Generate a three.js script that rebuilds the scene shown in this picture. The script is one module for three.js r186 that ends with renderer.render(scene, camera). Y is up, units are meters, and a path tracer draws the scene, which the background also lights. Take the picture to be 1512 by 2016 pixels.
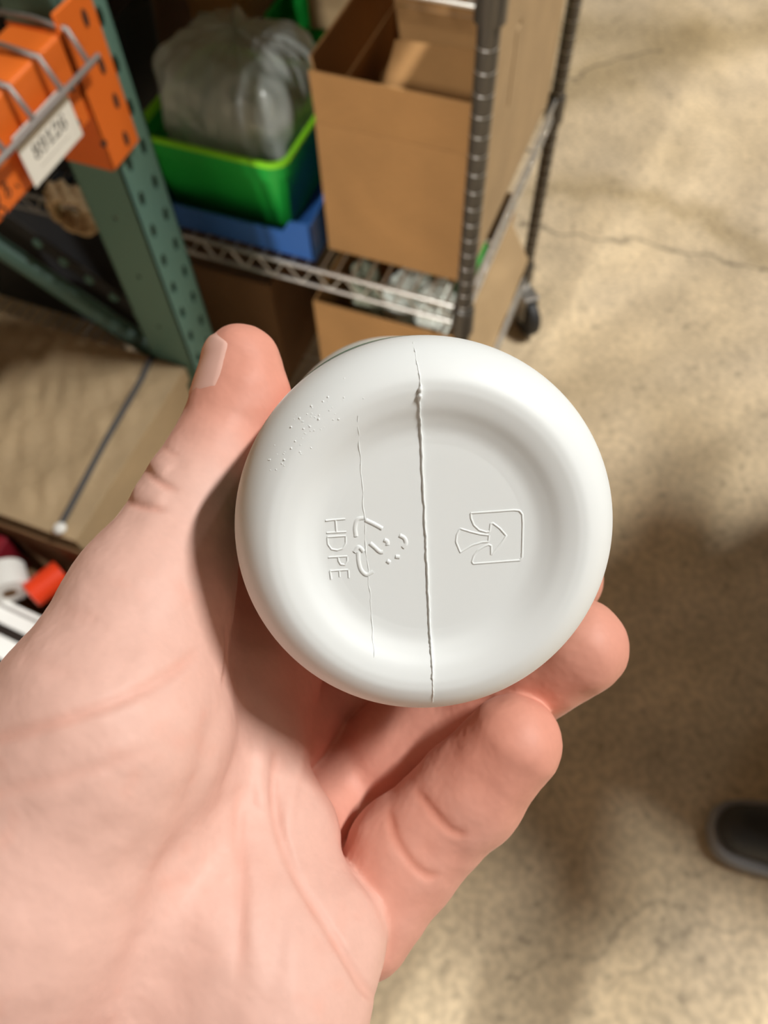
import * as THREE from 'three';
import { mergeGeometries, mergeVertices, toCreasedNormals } from 'three/addons/utils/BufferGeometryUtils.js';
import { RoundedBoxGeometry } from 'three/addons/geometries/RoundedBoxGeometry.js';
import { TextGeometry } from 'three/addons/geometries/TextGeometry.js';
import { FontLoader } from 'three/addons/loaders/FontLoader.js';
import { RectAreaLightUniformsLib } from 'three/addons/lights/RectAreaLightUniformsLib.js';
import { createNoise3D, createNoise2D } from 'simplex-noise';

// ------------------------------------------------------------------ camera, light, exposure
const scene = new THREE.Scene();
const renderer = new THREE.WebGLRenderer({ antialias: true });
renderer.toneMapping = THREE.LinearToneMapping;
renderer.toneMappingExposure = 1.06;
renderer.shadowMap.enabled = true;
scene.background = new THREE.Color(0, 0, 0);

const camera = new THREE.PerspectiveCamera(67.19, 0.75, 0.01, 60);
const EYE = new THREE.Vector3(0, 1.45, 0);
// the phone is held level with the chest, looking steeply down: right, down and forward axes of the view
const RIGHT = new THREE.Vector3(0.9338, -0.0254, -0.3568), DOWN = new THREE.Vector3(0.3005, -0.4852, 0.8212), FWD = new THREE.Vector3(-0.1939, -0.8740, -0.4455);
FWD.normalize(); RIGHT.addScaledVector(FWD, -RIGHT.dot(FWD)).normalize(); DOWN.crossVectors(FWD, RIGHT).normalize();
camera.matrixAutoUpdate = true;
camera.position.copy(EYE);
camera.quaternion.setFromRotationMatrix(new THREE.Matrix4().makeBasis(RIGHT, DOWN.clone().negate(), FWD.clone().negate()));
camera.focus = 0.119;
camera.userData.fStop = 21;

RectAreaLightUniformsLib.init();
const LAMP_COLOR = new THREE.Color(1.0, 1.0, 0.965);
const LAMPS = [[3.6, 7.3, -2.2, 312], [2.6, 7.3, -7.0, 18], [-1.5, 7.3, 9.5, 740]];   // x, y, z, radiance of the high-bay lamps

// ------------------------------------------------------------------ helpers
let seedState = 7;
const rand = () => { seedState = (seedState + 0x6d2b79f5) | 0; let t = Math.imul(seedState ^ (seedState >>> 15), 1 | seedState); t = (t + Math.imul(t ^ (t >>> 7), 61 | t)) ^ t; return ((t ^ (t >>> 14)) >>> 0) / 4294967296; };
const n3 = createNoise3D(rand), n2 = createNoise2D(rand);
const V = (x, y, z) => new THREE.Vector3(x, y, z);
const smooth = (a, b, x) => { const t = Math.min(1, Math.max(0, (x - a) / (b - a))); return t * t * (3 - 2 * t); };
const used = new Map();
function numbered(name) { const k = used.get(name) || 0; used.set(name, k + 1); return k ? name + '_' + String(k).padStart(3, '0') : name; }
function shade(m) { m.castShadow = true; m.receiveShadow = true; return m; }
function tag(o, label, category, group) { o.userData.label = label; o.userData.category = category; if (group) o.userData.group = group; return o; }
function thing(name, label, category, pos = [0, 0, 0], turn = 0, group) {
  const g = new THREE.Group(); g.name = numbered(name); g.position.set(...pos); g.rotation.y = turn; scene.add(g); return tag(g, label, category, group);
}
const plain = (g) => { const o = g.index ? g.toNonIndexed() : g.clone(); for (const k of Object.keys(o.attributes)) if (!['position', 'normal', 'uv'].includes(k)) o.deleteAttribute(k); return o; };
function merge(list) { return list.length === 1 ? list[0] : mergeGeometries(list.map(plain)); }
function part(name, geo, mat, parent, label) {
  const m = shade(new THREE.Mesh(Array.isArray(geo) ? merge(geo) : geo, mat)); m.name = name; parent.add(m); if (label) m.userData.label = label; return m;
}
function struct(name, geo, mat) { const m = shade(new THREE.Mesh(Array.isArray(geo) ? merge(geo) : geo, mat)); m.name = name; m.userData.kind = 'structure'; scene.add(m); return m; }
// box by its limits, rounded edges, uv in metres
function bx(x0, x1, y0, y1, z0, z1, r = 0.0008) {
  const w = Math.abs(x1 - x0), h = Math.abs(y1 - y0), d = Math.abs(z1 - z0);
  const g = r > 0 ? new RoundedBoxGeometry(w, h, d, 1, Math.min(r, w * 0.45, h * 0.45, d * 0.45)) : new THREE.BoxGeometry(w, h, d);
  g.translate((x0 + x1) / 2, (y0 + y1) / 2, (z0 + z1) / 2);
  return boxUv(g);
}
function boxUv(g) {
  const p = g.attributes.position, n = g.attributes.normal, uv = new Float32Array(p.count * 2);
  for (let i = 0; i < p.count; i++) {
    const ax = Math.abs(n.getX(i)), ay = Math.abs(n.getY(i)), az = Math.abs(n.getZ(i));
    if (ay >= ax && ay >= az) { uv[2 * i] = p.getX(i); uv[2 * i + 1] = p.getZ(i); } else if (ax >= az) { uv[2 * i] = p.getZ(i); uv[2 * i + 1] = p.getY(i); } else { uv[2 * i] = p.getX(i); uv[2 * i + 1] = p.getY(i); }
  }
  g.setAttribute('uv', new THREE.BufferAttribute(uv, 2));
  return g;
}
const tube = (pts, r, seg = 24, rs = 8, closed = false) => new THREE.TubeGeometry(new THREE.CatmullRomCurve3(pts, closed, 'centripetal'), seg, r, rs, closed);
function rod(a, b, r, rs = 10) {
  const d = b.clone().sub(a), g = new THREE.CylinderGeometry(r, r, d.length(), rs);
  g.applyQuaternion(new THREE.Quaternion().setFromUnitVectors(V(0, 1, 0), d.clone().normalize())); g.translate((a.x + b.x) / 2, (a.y + b.y) / 2, (a.z + b.z) / 2); return g;
}
// thin board between hinge line a-b, reaching out by vector out, thickness t
function board(a, b, out, t = 0.004) {
  const e = b.clone().sub(a), len = e.length(), w = out.length(), X = e.clone().normalize(), Y = out.clone().addScaledVector(X, -out.dot(X)).normalize(), Z = V().crossVectors(X, Y);
  const g = boxUv(new RoundedBoxGeometry(len, w, t, 1, t * 0.4)); g.translate(len / 2, w / 2, 0);
  g.applyMatrix4(new THREE.Matrix4().makeBasis(X, Y, Z)); g.translate(a.x, a.y, a.z); return g;
}
function dataMap(size, fn, srgb = true, rep = 1) {
  const d = new Uint8Array(size * size * 4);
  for (let y = 0; y < size; y++) for (let x = 0; x < size; x++) { const c = fn(x / size, y / size); const o = (y * size + x) * 4; for (let k = 0; k < 3; k++) d[o + k] = Math.max(0, Math.min(255, c[k])); d[o + 3] = 255; }
  const t = new THREE.DataTexture(d, size, size); t.wrapS = t.wrapT = THREE.RepeatWrapping; t.magFilter = THREE.LinearFilter; t.minFilter = THREE.LinearMipmapLinearFilter; t.generateMipmaps = true;
  if (srgb) t.colorSpace = THREE.SRGBColorSpace; t.repeat.set(rep, rep); t.needsUpdate = true; return t;
}
// noise that repeats over the unit square
function tile(u, v, f, s) { const a = u * 2 * Math.PI, b = v * 2 * Math.PI, r = f / (2 * Math.PI); return 0.5 * (n3(Math.cos(a) * r + s, Math.sin(a) * r, Math.cos(b) * r + s * 2) + n3(Math.sin(b) * r + 9 + s, Math.cos(a) * r + 3, Math.sin(a) * r - Math.cos(b) * r)); }

// ------------------------------------------------------------------ materials
const std = (o) => new THREE.MeshPhysicalMaterial(o);
const cardMap = dataMap(512, (u, v) => { const f = 1 + 0.05 * tile(u, v, 5, 1) + 0.03 * n2(u * 14, v * 260); return [255 * 0.86 * f, 255 * 0.86 * f, 255 * 0.86 * f]; }, true, 2.2);
const M = {
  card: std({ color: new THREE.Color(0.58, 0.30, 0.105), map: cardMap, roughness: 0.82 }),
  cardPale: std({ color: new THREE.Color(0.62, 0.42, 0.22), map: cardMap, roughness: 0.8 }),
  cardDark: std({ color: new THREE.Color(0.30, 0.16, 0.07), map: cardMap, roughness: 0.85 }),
  kraft: std({ color: new THREE.Color(0.58, 0.42, 0.24), map: cardMap, roughness: 0.75 }),
  chrome: std({ color: new THREE.Color(0.50, 0.48, 0.45), metalness: 0.85, roughness: 0.32 }),
  post: std({ color: new THREE.Color(0.135, 0.125, 0.112), metalness: 0.75, roughness: 0.36 }),
  brightWire: std({ color: new THREE.Color(0.72, 0.70, 0.66), metalness: 0.8, roughness: 0.28 }),
  teal: std({ color: new THREE.Color(0.115, 0.235, 0.195), roughness: 0.42 }),
  orange: std({ color: new THREE.Color(0.78, 0.16, 0.018), roughness: 0.45 }),
  deckWire: std({ color: new THREE.Color(0.26, 0.235, 0.22), metalness: 0.5, roughness: 0.4 }),
  black: std({ color: new THREE.Color(0.02, 0.02, 0.022), roughness: 0.6 }),
  ink: std({ color: new THREE.Color(0.03, 0.02, 0.015), roughness: 0.7 }),
  lime: std({ color: new THREE.Color(0.34, 0.94, 0.03), roughness: 0.35 }),
  green: std({ color: new THREE.Color(0.02, 0.47, 0.06), roughness: 0.4 }),
  blue: std({ color: new THREE.Color(0.035, 0.13, 0.42), roughness: 0.45 }),
  white: std({ color: new THREE.Color(0.8, 0.79, 0.75), roughness: 0.6 }),
  red: std({ color: new THREE.Color(0.86, 0.06, 0.015), roughness: 0.35 }),
  bottle: std({ color: new THREE.Color(0.90, 0.925, 0.925), roughness: 0.5, sheen: 0.3, sheenColor: new THREE.Color(1, 1, 1), sheenRoughness: 0.5 }),
  rubber: std({ color: new THREE.Color(0.025, 0.024, 0.024), roughness: 0.55 }),
  grey: std({ color: new THREE.Color(0.27, 0.265, 0.27), roughness: 0.7 }),
};

// ------------------------------------------------------------------ the room
function floorMap() {
  const S = 2048, W = 4, cracks = [
    [[-0.30, -1.70], [-0.118, -1.697], [0.075, -1.744], [0.207, -1.741], [0.36, -1.735], [0.62, -1.70], [0.95, -1.72]],
    [[-0.371, -2.343], [-0.30, -2.40], [-0.233, -2.501], [-0.1, -2.62]],
    [[0.18, -0.02], [0.30, -0.10], [0.36, -0.19], [0.42, -0.21]], [[0.34, -0.06], [0.40, -0.16], [0.50, -0.22]]];
  const stains = [[[-0.296, -1.837], [-0.1, -1.916], [0.183, -1.884], [0.345, -1.779], [0.6, -1.73], 0.045, 0.13], [[-0.45, -2.2], [-0.371, -2.26], [-0.05, -2.62], [0.161, -2.808], [0.5, -3.0], 0.10, 0.16],
    [[-0.4, -2.62], [-0.2, -2.7], [-0.05, -2.74], 0.09, 0.14], [[-0.2, -1.05], [0.1, -1.22], [0.3, -1.12], 0.12, 0.05]];
  const seg = (px, py, a, b) => { const dx = b[0] - a[0], dy = b[1] - a[1], t = Math.max(0, Math.min(1, ((px - a[0]) * dx + (py - a[1]) * dy) / (dx * dx + dy * dy))); return Math.hypot(px - a[0] - dx * t, py - a[1] - dy * t); };
  return dataMap(S, (u, v) => {
    let x = u * W - 2, z = -v * W;          // one square of the pattern holds the floor in view
    const wx = x + 0.02 * n2(x * 9, z * 9), wz = z + 0.02 * n2(x * 9 + 40, z * 9);
    const big = tile(u, v, 7, 2), mid = tile(u, v, 30, 5), fine = n2(u * 190, v * 190), grit = n2(u * 640, v * 640), pit = Math.max(0, n2(u * 90, v * 90) - 0.55);
    let f = 1 + 0.06 * big + 0.09 * mid + 0.085 * fine + 0.05 * grit - 0.35 * pit;
    let warm = 0.03 * tile(u, v, 16, 15);
    for (const s of stains) { const pts = s.slice(0, -2), w = s.at(-2), k = s.at(-1); let d = 9; for (let i = 0; i + 1 < pts.length; i++) d = Math.min(d, seg(wx, wz, pts[i], pts[i + 1])); f *= 1 - k * Math.exp(-(d / w) * (d / w)) * (1 + 0.5 * mid); warm += 0.5 * k * Math.exp(-(d / w) * (d / w)); }
    for (const c of cracks) { let d = 9; for (let i = 0; i + 1 < c.length; i++) d = Math.min(d, seg(wx, wz, c[i], c[i + 1])); f *= 1 - (c[0][1] > -1 ? 0.13 : 0.26) * Math.exp(-(d / 0.005) * (d / 0.005)); }
    return [204 * f, 182 * f * (1 - warm * 0.25), 149 * f * (1 - warm)];
  });
}
const floorMat = std({ map: floorMap(), roughness: 0.72 });
{
  const g = new THREE.BoxGeometry(16, 0.2, 24); g.translate(0, -0.1, 0);
  const p = g.attributes.position, uv = g.attributes.uv;
  for (let i = 0; i < p.count; i++) uv.setXY(i, (p.getX(i) + 2) / 4, -p.getZ(i) / 4);
  struct('floor', g, floorMat);
}
const wallMat = std({ color: new THREE.Color(0.22, 0.2, 0.18), roughness: 0.9 });
struct('ceiling', new THREE.BoxGeometry(16.4, 0.2, 24.4).translate(0, 8.1, 0), wallMat);
struct('wall_left', new THREE.BoxGeometry(0.2, 8.4, 24.4).translate(-8.1, 4, 0), wallMat);
struct('wall_right', new THREE.BoxGeometry(0.2, 8.4, 24.4).translate(8.1, 4, 0), wallMat);
struct('wall_far', new THREE.BoxGeometry(16.4, 8.4, 0.2).translate(0, 4, -12.1), wallMat);
struct('wall_near', new THREE.BoxGeometry(16.4, 8.4, 0.2).translate(0, 4, 12.1), wallMat);

LAMPS.forEach(([x, y, z, power], i) => {
  const t = thing('high_bay_lamp', ['long white high bay lamp hanging over the aisle beside the wire shelving', 'long white high bay lamp hanging farther down the aisle past the wire shelving', 'long white high bay lamp hanging behind the viewer over the pallet rack'][i], 'lamp', [x, y, z], 0, 'high bay ceiling lamps');
  part('housing', [bx(-0.2, 0.2, 0.01, 0.09, -0.92, 0.92, 0.01), rod(V(0, 0.09, 0.4), V(0, 7.997 - y, 0.4), 0.008), rod(V(0, 0.09, -0.4), V(0, 7.997 - y, -0.4), 0.008)], M.white, t);
  part('lamp_diffuser', new THREE.BoxGeometry(0.36, 0.02, 1.8), std({ color: 0xffffff, emissive: LAMP_COLOR, emissiveIntensity: 3, roughness: 0.6 }), t);
  const l = new THREE.RectAreaLight(LAMP_COLOR, power, 0.36, 1.8); l.position.set(0, -0.015, 0); l.rotation.x = -Math.PI / 2; t.add(l);
});

// ------------------------------------------------------------------ distance-field modelling
const smin = (a, b, k) => { const h = Math.max(k - Math.abs(a - b), 0) / k; return Math.min(a, b) - h * h * k * 0.25; };
// distance to a tapered capsule: joints a and b with radii
function bone(a, b, r1, r2) {
  const bax = b[0] - a[0], bay = b[1] - a[1], baz = b[2] - a[2], l2 = bax * bax + bay * bay + baz * baz, rr = r1 - r2, a2 = l2 - rr * rr, il2 = 1 / l2;
  return (x, y, z) => {
    const px = x - a[0], py = y - a[1], pz = z - a[2], yy = px * bax + py * bay + pz * baz, zz = yy - l2;
    const qx = px * l2 - bax * yy, qy = py * l2 - bay * yy, qz = pz * l2 - baz * yy, x2 = qx * qx + qy * qy + qz * qz, y2 = yy * yy * l2, z2 = zz * zz * l2, k = Math.sign(rr) * rr * rr * x2;
    if (Math.sign(zz) * a2 * z2 > k) return Math.sqrt(x2 + z2) * il2 - r2;
    if (Math.sign(yy) * a2 * y2 < k) return Math.sqrt(x2 + y2) * il2 - r1;
    return (Math.sqrt(x2 * a2 * il2) + yy * rr) * il2 - r1;
  };
}
const ball = (c, r) => (x, y, z) => Math.hypot(x - c[0], y - c[1], z - c[2]) - r;
// ellipsoid with its own axes (approximate distance)
function blob(c, ax, ay, az, ra, rb, rc) {
  return (x, y, z) => {
    const px = x - c[0], py = y - c[1], pz = z - c[2], u = px * ax[0] + py * ax[1] + pz * ax[2], v = px * ay[0] + py * ay[1] + pz * ay[2], w = px * az[0] + py * az[1] + pz * az[2];
    const k0 = Math.hypot(u / ra, v / rb, w / rc), k1 = Math.hypot(u / (ra * ra), v / (rb * rb), w / (rc * rc)); return k1 < 1e-9 ? -Math.min(ra, rb, rc) : k0 * (k0 - 1) / k1;
  };
}
// surface nets over a field, looked at only near the surface; returns positions and triangles
function netMesh(f, lo, hi, h, slack = 1.25) {
  const B = 6, nb = [0, 1, 2].map((k) => Math.ceil((hi[k] - lo[k]) / h / B)), n = nb.map((v) => v * B + 1), val = new Float32Array(n[0] * n[1] * n[2]).fill(NaN);
  const at = (i, j, k) => (k * n[1] + j) * n[0] + i, half = Math.sqrt(3) * B * h * 0.5 * slack + h, blocks = [];
  for (let bk = 0; bk < nb[2]; bk++) for (let bj = 0; bj < nb[1]; bj++) for (let bi = 0; bi < nb[0]; bi++) {
    if (Math.abs(f(lo[0] + (bi + 0.5) * B * h, lo[1] + (bj + 0.5) * B * h, lo[2] + (bk + 0.5) * B * h)) > half) continue;
    blocks.push([bi, bj, bk]);
    for (let k = 0; k <= B; k++) for (let j = 0; j <= B; j++) for (let i = 0; i <= B; i++) { const q = at(bi * B + i, bj * B + j, bk * B + k); if (val[q] !== val[q]) val[q] = f(lo[0] + (bi * B + i) * h, lo[1] + (bj * B + j) * h, lo[2] + (bk * B + k) * h); }
  }
  const id = new Map(), pos = [], tri = [], corner = [0, 1, n[0], n[0] + 1, n[0] * n[1], n[0] * n[1] + 1, n[0] * n[1] + n[0], n[0] * n[1] + n[0] + 1];
  const E = [[0, 1], [2, 3], [4, 5], [6, 7], [0, 2], [1, 3], [4, 6], [5, 7], [0, 4], [1, 5], [2, 6], [3, 7]];
  const cell = (i, j, k) => {
    const q = at(i, j, k); let m = 0, x = 0, y = 0, z = 0;
    for (const [a, b] of E) { const va = val[q + corner[a]], vb = val[q + corner[b]]; if ((va < 0) === (vb < 0) || va !== va || vb !== vb) continue; const t = va / (va - vb); x += (a & 1) + ((b & 1) - (a & 1)) * t; y += ((a >> 1) & 1) + (((b >> 1) & 1) - ((a >> 1) & 1)) * t; z += (a >> 2) + ((b >> 2) - (a >> 2)) * t; m++; }
    if (!m) return; id.set(q, pos.length / 3); pos.push(lo[0] + (i + x / m) * h, lo[1] + (j + y / m) * h, lo[2] + (k + z / m) * h);
  };
  for (const [bi, bj, bk] of blocks) for (let k = 0; k < B; k++) for (let j = 0; j < B; j++) for (let i = 0; i < B; i++) cell(bi * B + i, bj * B + j, bk * B + k);
  const step = [1, n[0], n[0] * n[1]];
  for (const [bi, bj, bk] of blocks) for (let k = 0; k < B; k++) for (let j = 0; j < B; j++) for (let i = 0; i < B; i++) {
    const q = at(bi * B + i, bj * B + j, bk * B + k), v0 = val[q];
    for (let a = 0; a < 3; a++) {
      const v1 = val[q + step[a]]; if (v1 !== v1 || (v0 < 0) === (v1 < 0)) continue;
      const u = step[(a + 1) % 3], w = step[(a + 2) % 3], c = [id.get(q), id.get(q - u), id.get(q - u - w), id.get(q - w)];
      if (c.some((e) => e === undefined)) continue;
      if (v0 < 0) tri.push(c[0], c[1], c[2], c[0], c[2], c[3]); else tri.push(c[0], c[2], c[1], c[0], c[3], c[2]);
    }
  }
  return { pos, tri };
}
// geometry from a field: vertices pulled onto the surface, normals from its slope; place() maps to the object's own metres
function fieldGeometry(f, lo, hi, h, place, turn, paint) {
  const { pos, tri } = netMesh(f, lo, hi, h), n = pos.length / 3, P = new Float32Array(n * 3), N = new Float32Array(n * 3), C = paint ? new Float32Array(n * 3) : null, e = h * 0.6, p = V(), g = V(), uv = new Float32Array(n * 2);
  for (let i = 0; i < n; i++) {
    let x = pos[3 * i], y = pos[3 * i + 1], z = pos[3 * i + 2];
    for (let s = 0; s < 2; s++) {
      g.set(f(x + e, y, z) - f(x - e, y, z), f(x, y + e, z) - f(x, y - e, z), f(x, y, z + e) - f(x, y, z - e)).multiplyScalar(0.5 / e);
      if (s) break;
      const d = f(x, y, z), l2 = Math.max(g.lengthSq(), 0.3), st = Math.max(-h * 0.5, Math.min(h * 0.5, d / l2)); x -= g.x * st; y -= g.y * st; z -= g.z * st;
    }
    g.normalize();
    if (C) { const c = paint(x, y, z, g); C[3 * i] = c[0]; C[3 * i + 1] = c[1]; C[3 * i + 2] = c[2]; }
    uv[2 * i] = x; uv[2 * i + 1] = y;
    p.set(x, y, z); place(p); turn(g); P.set([p.x, p.y, p.z], 3 * i); N.set([g.x, g.y, g.z], 3 * i);
  }
  const geo = new THREE.BufferGeometry();
  geo.setAttribute('position', new THREE.BufferAttribute(P, 3)); geo.setAttribute('normal', new THREE.BufferAttribute(N, 3)); geo.setAttribute('uv', new THREE.BufferAttribute(uv, 2));
  if (C) geo.setAttribute('color', new THREE.BufferAttribute(C, 3));
  geo.setIndex(tri); return geo;
}

// ------------------------------------------------------------------ the bottle and the hand
// The hand is modelled in millimetres on axes right, down and away from the viewer's eye; toWorld() stands it in the room.
const toWorld = (p) => { const { x, y, z } = p; return p.copy(EYE).addScaledVector(RIGHT, x / 1000).addScaledVector(DOWN, y / 1000).addScaledVector(FWD, z / 1000); };
const turnWorld = (g) => { const { x, y, z } = g; return g.set(0, 0, 0).addScaledVector(RIGHT, x).addScaledVector(DOWN, y).addScaledVector(FWD, z).normalize(); };
const FPX = 1517, mm = (u, v, d) => [(u - 756) * d / FPX, (v - 1008) * d / FPX, d];     // a point of the photograph at a distance in millimetres

const AX = V(-0.05, -0.218, 0.97).normalize();                  // bottle axis, from its base into the bottle
const REC = V(...mm(844, 1060, 112.7));                          // middle of the recessed base
{
  const base = AX.clone().multiplyScalar(-2.5).add(REC);
  const g = thing('bottle', 'white plastic bottle held in the hand, its round base turned to the viewer', 'bottle');
  const yAx = turnWorld(AX.clone()), pos = toWorld(base.clone());
  // local z runs up the photograph so that the moulded marks can be laid out on the base
  const up = turnWorld(V(0.0, -1, 0)), zAx = up.addScaledVector(yAx, -up.dot(yAx)).normalize(), xAx = V().crossVectors(yAx, zAx);
  g.position.copy(pos); g.quaternion.setFromRotationMatrix(new THREE.Matrix4().makeBasis(xAx, yAx, zAx));
  // profile in millimetres: recess, heel, wall, shoulder, neck
  const ctrl = [[0, 2.3], [12, 2.3], [14.4, 2.27], [16.0, 2.06], [17.6, 1.46], [19.3, 0.66], [20.8, 0.22], [22.0, 0.05], [23.4, 0.22], [25.2, 1.15], [26.8, 2.7], [28.0, 4.7], [28.75, 7.2], [29, 10], [29, 14], [28.7, 14.6], [28.7, 86], [29, 86.6], [29, 91], [28, 96], [24.5, 101], [19.5, 104], [16.5, 106], [16, 108], [16, 112]];
  const curve = new THREE.SplineCurve(ctrl.map(([r, y]) => new THREE.Vector2(r / 1000, y / 1000))), prof = curve.getPoints(230);
  prof[0].x = 0; for (const q of prof) q.x = Math.max(0, q.x);
  const lathe = new THREE.LatheGeometry(prof, 160); 
  part('bottle_body', lathe, M.bottle, g);
  const yAt = (r) => { for (let i = 0; i + 1 < ctrl.length; i++) { const [a, ya] = ctrl[i], [b, yb] = ctrl[i + 1]; if (r >= a && r <= b && b > a) { const t = (r - a) / (b - a); return ya + (yb - ya) * t * t * (3 - 2 * t) * 0.5 + (yb - ya) * t * 0.5; } } return 14; };
  // label wrapped round the wall
  const labelTex = (() => { const c = document.createElement('canvas'); c.width = 1024; c.height = 512; const q = c.getContext('2d'); q.fillStyle = '#f4f4ee'; q.fillRect(0, 0, 1024, 512); q.fillStyle = '#1f7a55'; q.fillRect(0, 468, 1024, 30); q.fillRect(0, 20, 1024, 60); const t = new THREE.CanvasTexture(c); t.colorSpace = THREE.SRGBColorSpace; t.magFilter = THREE.LinearFilter; return t; })();
  part('label', new THREE.CylinderGeometry(0.02905, 0.02905, 0.070, 120, 1, true).rotateX(Math.PI).translate(0, 0.0505, 0), std({ map: labelTex, roughness: 0.4, side: THREE.DoubleSide }), g, 'paper label with green stripes');
  const cap = [];
  for (let i = 0; i < 60; i++) { const a = i / 60 * Math.PI * 2; cap.push(new RoundedBoxGeometry(0.0011, 0.014, 0.0011, 1, 0.0004).rotateY(-a).translate(0.0195 * Math.cos(a), 0.118, 0.0195 * Math.sin(a))); }
  part('cap', [new THREE.LatheGeometry([[0, 0.128], [0.018, 0.128], [0.0193, 0.1268], [0.0195, 0.125], [0.0195, 0.110], [0.016, 0.110]].map((q) => new THREE.Vector2(...q)), 64), ...cap], M.white, g);
  // mould seam: a thin ridge of flash across the whole base
  const ridge = (pts, w, hgt, lift = 0) => { // pts in mm on the base: [x (right in the photograph is +), z (up is +), width scale]
    const P = [], I = [];
    pts.forEach(([x, z, k = 1], i) => {
      const a = pts[Math.max(0, i - 1)], b = pts[Math.min(pts.length - 1, i + 1)], dx = b[0] - a[0], dz = b[1] - a[1], l = Math.hypot(dx, dz) || 1, sx = -dz / l, sz = dx / l, y = yAt(Math.hypot(x, z)) - lift;
      for (const [s, q] of [[-1, -0.12], [-0.55, hgt * 0.75 * k], [0, hgt * k], [0.55, hgt * 0.75 * k], [1, -0.12]]) P.push((x + sx * s * w * k) / 1000, (y - q) / 1000, (z + sz * s * w * k) / 1000);
      if (i) for (let m = 0; m < 4; m++) { const o = (i - 1) * 5 + m; I.push(o, o + 5, o + 1, o + 1, o + 5, o + 6); }
    });
    const geo = new THREE.BufferGeometry(); geo.setAttribute('position', new THREE.Float32BufferAttribute(P, 3)); geo.setAttribute('uv', new THREE.Float32BufferAttribute(new Float32Array(P.length / 3 * 2), 2)); geo.setIndex(I); geo.computeVertexNormals(); return geo;
  };
  const seam = [], S = 112.7 / FPX, toBase = ([u, v]) => [(u - 844) * S, -(v - 1060) * S * 1.03];      // photograph to millimetres on the base
  const path = new THREE.CatmullRomCurve3([[807, 672], [811, 720], [818, 770], [817, 800], [823, 850], [830, 950], [838, 1060], [845, 1160], [850, 1240], [854, 1290], [856, 1340], [858, 1392]].map((q) => { let [x, z] = toBase(q); return V(x, 0, Math.max(-28.9, Math.min(28.7, z))); }));
  for (let i = 0; i <= 170; i++) {
    const t = i / 170, p = path.getPoint(t), lump = Math.exp(-(((t - 0.235) / 0.022) ** 2)) + 0.7 * Math.exp(-(((t - 0.2) / 0.014) ** 2));
    seam.push([p.x + 0.07 * n2(t * 26, 3) + 0.05 * n2(t * 70, 8), p.z, (t < 0.18 ? 0.5 : t > 0.9 ? 0.55 : 0.95) + 1.1 * lump + 0.25 * n2(t * 60, 1)]);
  }
  part('seam_ridge', ridge(seam, 0.19, 0.34), M.bottle, g);
  part('seam_tail', new THREE.SphereGeometry(0.0004, 8, 6).scale(1, 1, 1.6).translate(seam.at(-1)[0] / 1000, 0.0085, -0.0291), M.bottle, g);
  // moulded marks: strokes raised from the recess
  const line = (pts, n = 14) => new THREE.CatmullRomCurve3(pts.map(([x, z]) => V(x, 0, z)), false, 'centripetal').getPoints(n).map((q) => [q.x, q.z]);
  const stroke = (list, w = 0.3, hgt = 0.13, n = 14) => list.map((l) => ridge(line(l.map(toBase), n).map((q) => [...q, 1]), w, hgt));
  const straight = (l) => { const r = []; for (let i = 0; i + 1 < l.length; i++) for (let k = 0; k < 5; k++) r.push([l[i][0] + (l[i + 1][0] - l[i][0]) * k / 5, l[i][1] + (l[i + 1][1] - l[i][1]) * k / 5]); r.push(l.at(-1)); return r; };
  const emblem = [[[925, 1010], [1010, 1004], [1021, 1005], [1027, 1012], [1029, 1030], [1031, 1098], [1027, 1103], [934, 1110], [931, 1106], [934, 1094], [942, 1083], [955, 1075], [963, 1072], [968, 1074], [969, 1092]], [[925, 1010], [926, 1020], [932, 1033], [943, 1043], [957, 1047], [964, 1046], [965, 1031], [969, 1029], [984, 1040], [997, 1054], [990, 1066], [979, 1080], [970, 1091]],
    [[962, 1053], [945, 1051], [925, 1046], [905, 1040], [899, 1052], [898, 1066], [907, 1087], [930, 1073], [950, 1067], [962, 1066], [963, 1053]]];
  part('emblem', emblem.map((l) => ridge(straight(l).map(toBase).map((q) => [...q, 1]), 0.23, 0.085)), M.bottle, g, 'raised square with an arrow');
  const sym = [[[716, 1019], [704, 1022], [699, 1038], [701, 1055]], [[719, 1023], [738, 1032], [752, 1040]], [[786, 1053], [796, 1059], [799, 1070], [793, 1077]], [[705, 1086], [706, 1102], [711, 1121], [722, 1131], [735, 1125]], [[698, 1086], [706, 1076], [716, 1085]], [[728, 1068], [737, 1076], [749, 1086], [754, 1086]], [[756, 1062], [762, 1065], [763, 1072]], [[779, 1095], [787, 1096]], [[762, 1103], [768, 1107]]];
  part('recycling_symbol', stroke(sym, 0.42, 0.15, 18), M.bottle, g, 'raised recycling arrows round a number two');
  const letters = [[[[642, 1024], [680, 1021]], [[644, 1048], [682, 1046]], [[661, 1023], [663, 1047]]], [[[645, 1056], [681, 1054]], [[645, 1057], [646, 1070], [653, 1080], [664, 1082], [675, 1079], [681, 1069], [681, 1055]]], [[[647, 1096], [684, 1094]], [[684, 1095], [684, 1104], [679, 1111], [671, 1110], [667, 1103], [666, 1096]]], [[[650, 1123], [686, 1121]], [[686, 1121], [687, 1137]], [[668, 1122], [669, 1135]], [[650, 1123], [652, 1139]]]];
  'HDPE'.split('').forEach((c, i) => part('letter', letters[i].map((l) => ridge(straight(l).map(toBase).map((q) => [...q, 1]), 0.2, 0.09)), M.bottle, g));
  // faint mould line and the small pits of the left side
  const faint = []; for (let i = 0; i <= 60; i++) { const t = i / 60; faint.push([...toBase([702 + 36 * t + 2 * n2(t * 9, 5), 824 + 470 * t]), 0.6 + 0.5 * n2(t * 20, 2)]); }
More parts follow.
